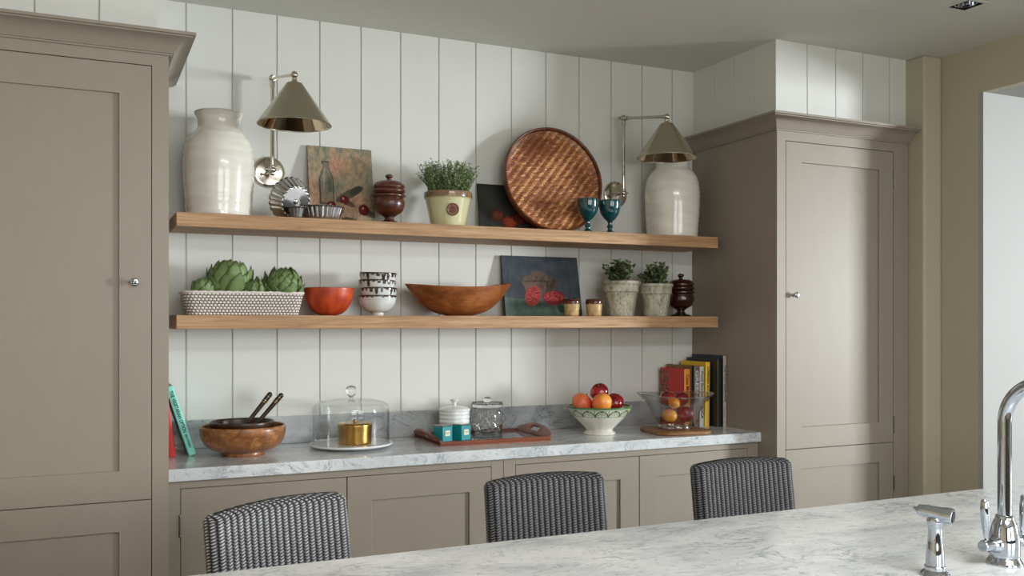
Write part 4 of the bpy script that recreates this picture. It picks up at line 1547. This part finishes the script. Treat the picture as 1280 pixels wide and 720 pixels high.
RED, DRED, YEL, ORG, PEA = S(176, 26, 34), S(110, 14, 26), S(232, 172, 50), S(232, 120, 40), S(228, 100, 58)
zf = W
fruit('apple', FX - 0.005, FY + 0.05, zf + 0.118, 0.044, 'deep red apple at the back bottom of the green patterned bowl', RED, DRED, 9)
fruit('nectarine', FX - 0.104, FY - 0.002, zf + 0.166, 0.051, 'orange red nectarine at the left edge of the green patterned bowl', S(236, 130, 84), S(206, 66, 56), 2, (0.5, -0.4))
fruit('nectarine', FX - 0.024, FY - 0.066, zf + 0.165, 0.051, 'big orange peach coloured fruit at the front of the green patterned bowl', S(240, 164, 70), S(236, 120, 60), 3, (0.9, 0.2))
fruit('apple', FX + 0.012, FY + 0.020, zf + 0.216, 0.047, 'dark red apple on top of the heap in the green patterned bowl', RED, DRED, 4, (0.3, 0.5))
fruit('apple', FX + 0.070, FY - 0.030, zf + 0.163, 0.048, 'dark crimson apple at the right front of the green patterned bowl', S(150, 26, 34), DRED, 5, (0.6, 0.5))
fruit('apple', FX + 0.122, FY + 0.038, zf + 0.166, 0.036, 'small yellow orange apple at the right edge of the green patterned bowl', YEL, ORG, 6, (0.2, 0.4))

# waney-edged board, glass bowl with fruit
BX, BY = 2.825, 4.045
t = thing('wooden_board', 'thick rustic wooden slice under the glass bowl', 'board', (BX, BY, W), -0.1)
m = MB()
n = 60
ring = []
for k in range(n):
    a = 2 * PI * k / n
    ca, sa = math.cos(a), math.sin(a)
    e = 5
    rr = (abs(ca / 0.155) ** e + abs(sa / 0.150) ** e) ** (-1 / e)
    rr *= 1 + 0.03 * nz(ca * 3, sa * 3, 1)
    ring.append((rr * ca, rr * sa))
v = [(x * 0.97, y * 0.97, 0) for x, y in ring] + [(x, y, 0.006) for x, y in ring] + [(x * 1.0, y * 1.0, 0.015) for x, y in ring] + [(x * 0.975, y * 0.975, 0.02) for x, y in ring]
f = [(l * n + k, l * n + (k + 1) % n, (l + 1) * n + (k + 1) % n, (l + 1) * n + k) for l in range(3) for k in range(n)]
f += [tuple(range(n)), tuple(3 * n + k for k in range(n))]
link_mesh('slab', v, f, M_board, t, angle=0.5)
t = thing('glass_bowl', 'large clear glass bowl with flared rim on the wooden slice', 'bowl', (BX, BY, W + 0.0205))


def wob(r, z, a):
    return r


prof = samp([(0, 0), (0.084, 0, 1), (0.090, 0.006), (0.091, 0.016), (0.086, 0.024), (0.100, 0.040), (0.122, 0.075), (0.138, 0.110), (0.152, 0.135), (0.176, 0.158), (0.197, 0.176), (0.1985, 0.180), (0.195, 0.181), (0.172, 0.165), (0.146, 0.142), (0.131, 0.112), (0.113, 0.075), (0.092, 0.046), (0.07, 0.036), (0, 0.034)], 100)
m = MB(); m.lathe(prof, 72)
for i, p in enumerate(m.v):
    a = math.atan2(p.y, p.x)
    rr = math.hypot(p.x, p.y)
    if p.z > 0.1:
        p.z += 0.006 * math.cos(2 * a + 0.5) * (p.z - 0.1) / 0.08
m.build('body', M_glass3, t)
m = MB()
m.tube([(0.1975 * math.cos(2 * PI * k / 72), 0.1975 * math.sin(2 * PI * k / 72), 0.1805 + 0.006 * math.cos(4 * PI * k / 72 + 0.5)) for k in range(73)], 0.0026, 8, False)
m.build('rim', thin_glass('rim_glass', (0.98, 0.99, 0.99), 3.2), t)
m = MB()
m.lathe([(0.0865, 0.001), (0.0915, 0.004), (0.0925, 0.012), (0.0905, 0.020), (0.0865, 0.023)], 60)
m.f = [q_ for q_ in m.f if len(q_) == 4]
m.build('foot', thin_glass('foot_glass', (0.98, 0.99, 0.99), 2.6), t)
gz = W + 0.0205 + 0.036
fruit('nectarine', BX - 0.055, BY - 0.030, gz + 0.036, 0.037, 'orange fruit at the bottom left inside the glass bowl', ORG, YEL, 12, (0.3, 0.2))
fruit('nectarine', BX - 0.045, BY - 0.055, gz + 0.104, 0.031, 'small yellow orange fruit upper left inside the glass bowl', YEL, ORG, 13, (0.6, 0.2))
fruit('apple', BX + 0.045, BY - 0.035, gz + 0.040, 0.041, 'dark red apple at the bottom front inside the glass bowl', RED, DRED, 14, (0.2, 0.8))
fruit('apple', BX + 0.0, BY + 0.052, gz + 0.040, 0.041, 'dark red apple at the bottom back inside the glass bowl', S(140, 22, 30), DRED, 15, (0.1, 0.3))
fruit('apple', BX + 0.050, BY + 0.020, gz + 0.112, 0.041, 'dark red apple upper right inside the glass bowl', S(150, 24, 34), DRED, 16, (0.4, 0.3))
fruit('apple', BX - 0.036, BY + 0.022, gz + 0.118, 0.041, 'dark red apple on top at the back left inside the glass bowl', S(130, 20, 30), DRED, 17, (0.2, 0.3))

# ------------------------------------------------------------------ wicker chairs
M_wick = amat('dark_woven_fibre', 0.42, 0.2, 400, spec=0.6)


def wicker(name, parent, hx, hy, r, z0, z1, ribs, pitch, rise, rake, rtop, seed, lo, hi, both=False):
    per_rib = 8
    nu = ribs * per_rib
    nvr = int((z1 - z0) / pitch) * 6
    cols = []

    def fn(u, w):
        # w 0..0.9 straight wall, 0.9..1 turns over the top
        kk = 0.86
        if w < kk:
            z = z0 + (z1 - rtop - z0) * w / kk
            sh, sv = 0.0, 0.0
        else:
            ph = (w - kk) / (1 - kk) * PI / 2
            z = z1 - rtop + rtop * math.sin(ph)
            sh = 1 - math.cos(ph)
        ex = hx - rtop * sh
        ey = max(0.0005, hy - hy * sh)
        (x, y), (nx_, ny_) = rrect(u, ex, ey, min(r, ey * 0.98))
        fr = (u * ribs) % 1
        rib = abs(math.sin(PI * fr)) ** 0.75
        row = z / pitch + (0.5 if (int(u * ribs) % 2) else 0) + 0.22 * math.sin(2 * PI * fr) + (w > kk) * sh * rtop / pitch
        st = 0.5 + 0.5 * math.cos(2 * PI * row)
        wob_ = nz(u * 60, z * 30, seed) * 0.25
        h = rib * (0.5 + 0.5 * st)
        c_ = lerp(lo, hi, min(1, max(0, (rib - 0.45) * 1.6) * st ** 1.3 * (1.0 + wob_)))
        cols.append(c_)
        dz = rise * (1 - (x / hx) ** 2) * max(0, (z - z0) / (z1 - z0))
        yo = rake * (z - z0)
        return (x + nx_ * h * 0.0085, y + ny_ * h * 0.0085 + yo + 0.02 * (x / hx) ** 2 * -1, z + dz)
    nv_ = nvr
    v, f = grid(fn, nu, nv_, True)
    f.append(tuple(i * nv_ for i in range(nu)))
    return link_mesh(name, v, f, M_wick, parent, cols=cols, angle=1.5)


def wicker_chair(x, y, rz, label, lo, hi, share=None, hx=0.222, zt=0.945):
    t = thing('wicker_chair', label, 'chair', (x, y, 0), rz)
    if share is not None:
        for ch in share.children:
            c_ = ch.copy(); C.objects.link(c_); c_.parent = t
        return t
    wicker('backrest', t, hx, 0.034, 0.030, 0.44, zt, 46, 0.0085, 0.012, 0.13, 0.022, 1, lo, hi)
    # seat
    cols = []
    def sf(u, w):
        k = min(1, w / 0.5)
        top = max(0, (w - 0.5) * 2)
        (px, py), (nx_, ny_) = rrect(u, (0.225) * (1 - 0.9 * top), 0.22 * (1 - 0.9 * top), 0.04 * (1 - 0.9 * top))
        fr = (u * 90) % 1
        h = abs(math.sin(PI * fr)) * 0.004
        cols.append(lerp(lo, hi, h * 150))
        z = 0.36 + 0.08 * k + 0.012 * top
        return (px + nx_ * h * (1 - top), py - 0.235 + ny_ * h * (1 - top), z + h * (top > 0))
    v, f = grid(sf, 90 * 4, 14, True)
    f.append(tuple(i * 14 for i in range(360))); f.append(tuple(i * 14 + 13 for i in range(360)))
    link_mesh('seat', v, f, M_wick, t, cols=cols)
    for sx_, sy_ in ((-1, -1), (1, -1), (-1, 0), (1, 0)):
        fy = -0.43 if sy_ == -1 else -0.04
        m = MB()
        m.tube([(sx_ * 0.195, fy, 0.37), (sx_ * 0.2, fy - (0.004 if sy_ else -0.03), 0.0)], [0.020, 0.014], 12)
        m.build('leg', M_leg, t)
    return t


LO, HI = S(30, 29, 32), S(150, 152, 158)
ch = wicker_chair(1.452, 2.80, 0.03, 'dark grey wicker chair in the middle of the three at the island', LO, HI)
wicker_chair(2.292, 2.80, 0.0, 'dark grey wicker chair on the right, nearest the tall right cupboard', LO, HI, ch)
wicker_chair(0.540, 2.675, 0.46, 'wicker chair on the left, turned, its strands coloured paler to imitate brighter light', LO, S(214, 216, 222), None, 0.232, 0.955)  # same wicker, strands coloured paler in place of stronger light

# ------------------------------------------------------------------ taps on the island
t = thing('kitchen_tap', 'tall chrome mixer tap with two levers at the right edge', 'tap', (2.005, 1.515, W))
m = MB()
m.lathe(samp([(0, 0), (0.041, 0, 1), (0.041, 0.005), (0.036, 0.014), (0.033, 0.020), (0.0345, 0.024), (0.0350, 0.045), (0.0335, 0.068), (0.028, 0.094), (0.021, 0.110), (0.0205, 0.116), (0.016, 0.118), (0, 0.118)], 60), 48)
m.build('body', M_chrome, t)
Rr = 0.10
zs = 0.338
pts = [(0, 0, 0.112 + (zs - 0.112) * k / 8) for k in range(9)]
pts += [(0, -Rr + Rr * math.cos(a), zs + Rr * math.sin(a)) for a in [PI * k / 24 for k in range(1, 25)]]
pts += [(0, -2 * Rr, zs - 0.03), (0, -2 * Rr, zs - 0.06)]
m = MB(); m.tube(pts, 0.0158, 24)
m.lathe([(0, -0.085), (0.0185, -0.085), (0.0185, -0.058), (0, -0.058)], 24, TR((0, -2 * Rr, zs)))
m.build('spout', M_chrome, t)
for sg in (-1, 1):
    m = MB()
    M = TR((0, 0, 0.050)) @ rm('Y', 90 * sg)
    m.lathe(samp([(0, 0.018), (0.0225, 0.018, 1), (0.0215, 0.030), (0.017, 0.040), (0.013, 0.046, 1), (0.0145, 0.048), (0.0145, 0.074), (0.013, 0.077), (0, 0.077)], 40), 32, M)
    hb = m.build('valve', M_chrome, t)
    m = MB()
    m.tube([(sg * 0.062, 0, 0.060), (sg * 0.064, 0, 0.075), (sg * 0.067, 0, 0.105), (sg * 0.069, 0, 0.135), (sg * 0.070, 0, 0.156), (sg * 0.070, 0, 0.160)], [0.0045, 0.0065, 0.0095, 0.0100, 0.0085, 0.006], 20)
    m.build('lever', M_chrome, hb)

t = thing('rinse_spray', 'short chrome pull out rinse spray left of the tall tap', 'tap', (1.772, 1.515, W))
m = MB()
m.lathe(samp([(0, 0), (0.033, 0, 1), (0.033, 0.004), (0.028, 0.010), (0.023, 0.014), (0.0215, 0.024), (0, 0.024)], 30), 40)
m.build('base', M_chrome, t)
m = MB()
m.lathe(samp([(0, 0.0242), (0.0205, 0.0242, 1), (0.0195, 0.05), (0.0160, 0.085), (0.0155, 0.110), (0.0175, 0.118), (0.0175, 0.130), (0.012, 0.136), (0, 0.137)], 40), 40)
m.build('handle', M_chrome, t)
m = MB()
hd = Vector((0.42, -0.90, -0.10)).normalized()
hc = Vector((0, 0, 0.142))
Q = hd.to_track_quat('Z', 'Y').to_matrix().to_4x4()
m.lathe(samp([(0, -0.048), (0.005, -0.047), (0.006, -0.041), (0.012, -0.036), (0.015, -0.020), (0.0165, 0.010), (0.0190, 0.026), (0.0190, 0.036), (0.0165, 0.039), (0, 0.037)], 50), 36, TR(hc) @ Q)
hdm = m.build('spray_head', M_chrome, t)
m = MB()
m.lathe([(0, 0.0372), (0.0120, 0.0385), (0.0120, 0.0405), (0, 0.0405)], 28, TR(hc) @ Q)
m.build('nozzle', M_dark, hdm)

# ------------------------------------------------------------------ downlight
t = thing('downlight', 'square recessed ceiling spotlight near the top right corner', 'ceiling light', (DX, DY, CZ))
m = MB()
a, b = 0.070, DH - 0.002
for x0, x1, y0, y1 in ((-a, a, -a, -b), (-a, a, b, a), (-a, -b, -b, b), (b, a, -b, b)):
    m.box(x0, x1, y0, y1, -0.003, -0.0002)
m.build('trim', M_ceil, t, smooth=False)
m = MB()
for x0, x1, y0, y1 in ((-b, b, -b, -b + 0.002), (-b, b, b - 0.002, b), (-b, -b + 0.002, -b, b), (b - 0.002, b, -b, b)):
    m.box(x0, x1, y0, y1, -0.002, 0.09)
m.box(-b, b, -b, b, 0.088, 0.09)
m.build('recess', M_dark, t, smooth=False)
m = MB()
m.lathe(samp([(0.046, 0.006), (0.049, 0.004), (0.049, 0.010), (0.040, 0.045), (0.020, 0.062), (0, 0.064)], 30), 36)
m.f = [q_ for q_ in m.f if len(q_) == 4]
m.build('reflector', M_chrome, t)
m = MB(); m.ball((0, 0, 0.03), 0.014, 16); m.tube([(0, 0, 0.03), (0, 0, 0.06)], 0.008, 12)
m.build('bulb', M_glass2, t)

# ------------------------------------------------------------------ groups of repeats
GR = {'ceramic_vase': 'white glazed jars on the upper shelf', 'wall_lamp': 'nickel wall lamps over the upper shelf',
      'baking_tin': 'fluted tins on the upper shelf', 'artichoke': 'artichokes in the white basket',
      'potted_herb': 'potted herbs in weathered clay pots', 'salad_server': 'salad servers in the nested bowls',
      'wicker_chair': 'wicker chairs along the island', 'floating_shelf': 'oak shelves on the panelled wall',
      'painting': 'unframed paintings leaning on the shelves', 'base_cabinet': 'low cupboards under the marble worktop',
      'tall_cabinet': 'tall taupe cupboards'}
for o_ in list(C.objects):
    if o_.parent is None and 'label' in o_ and 'kind' not in o_ and 'group' not in o_:
        base = o_.name.split('.')[0]
        if base in GR:
            o_['group'] = GR[base]
        elif base == 'cookbook':
            o_['group'] = 'books beside the left cupboard' if o_.location.x < 1 else 'row of books behind the glass bowl'
        elif base in ('apple', 'nectarine'):
            o_['group'] = 'fruit in the green patterned bowl' if o_.location.x < 2.62 else 'fruit in the glass bowl'
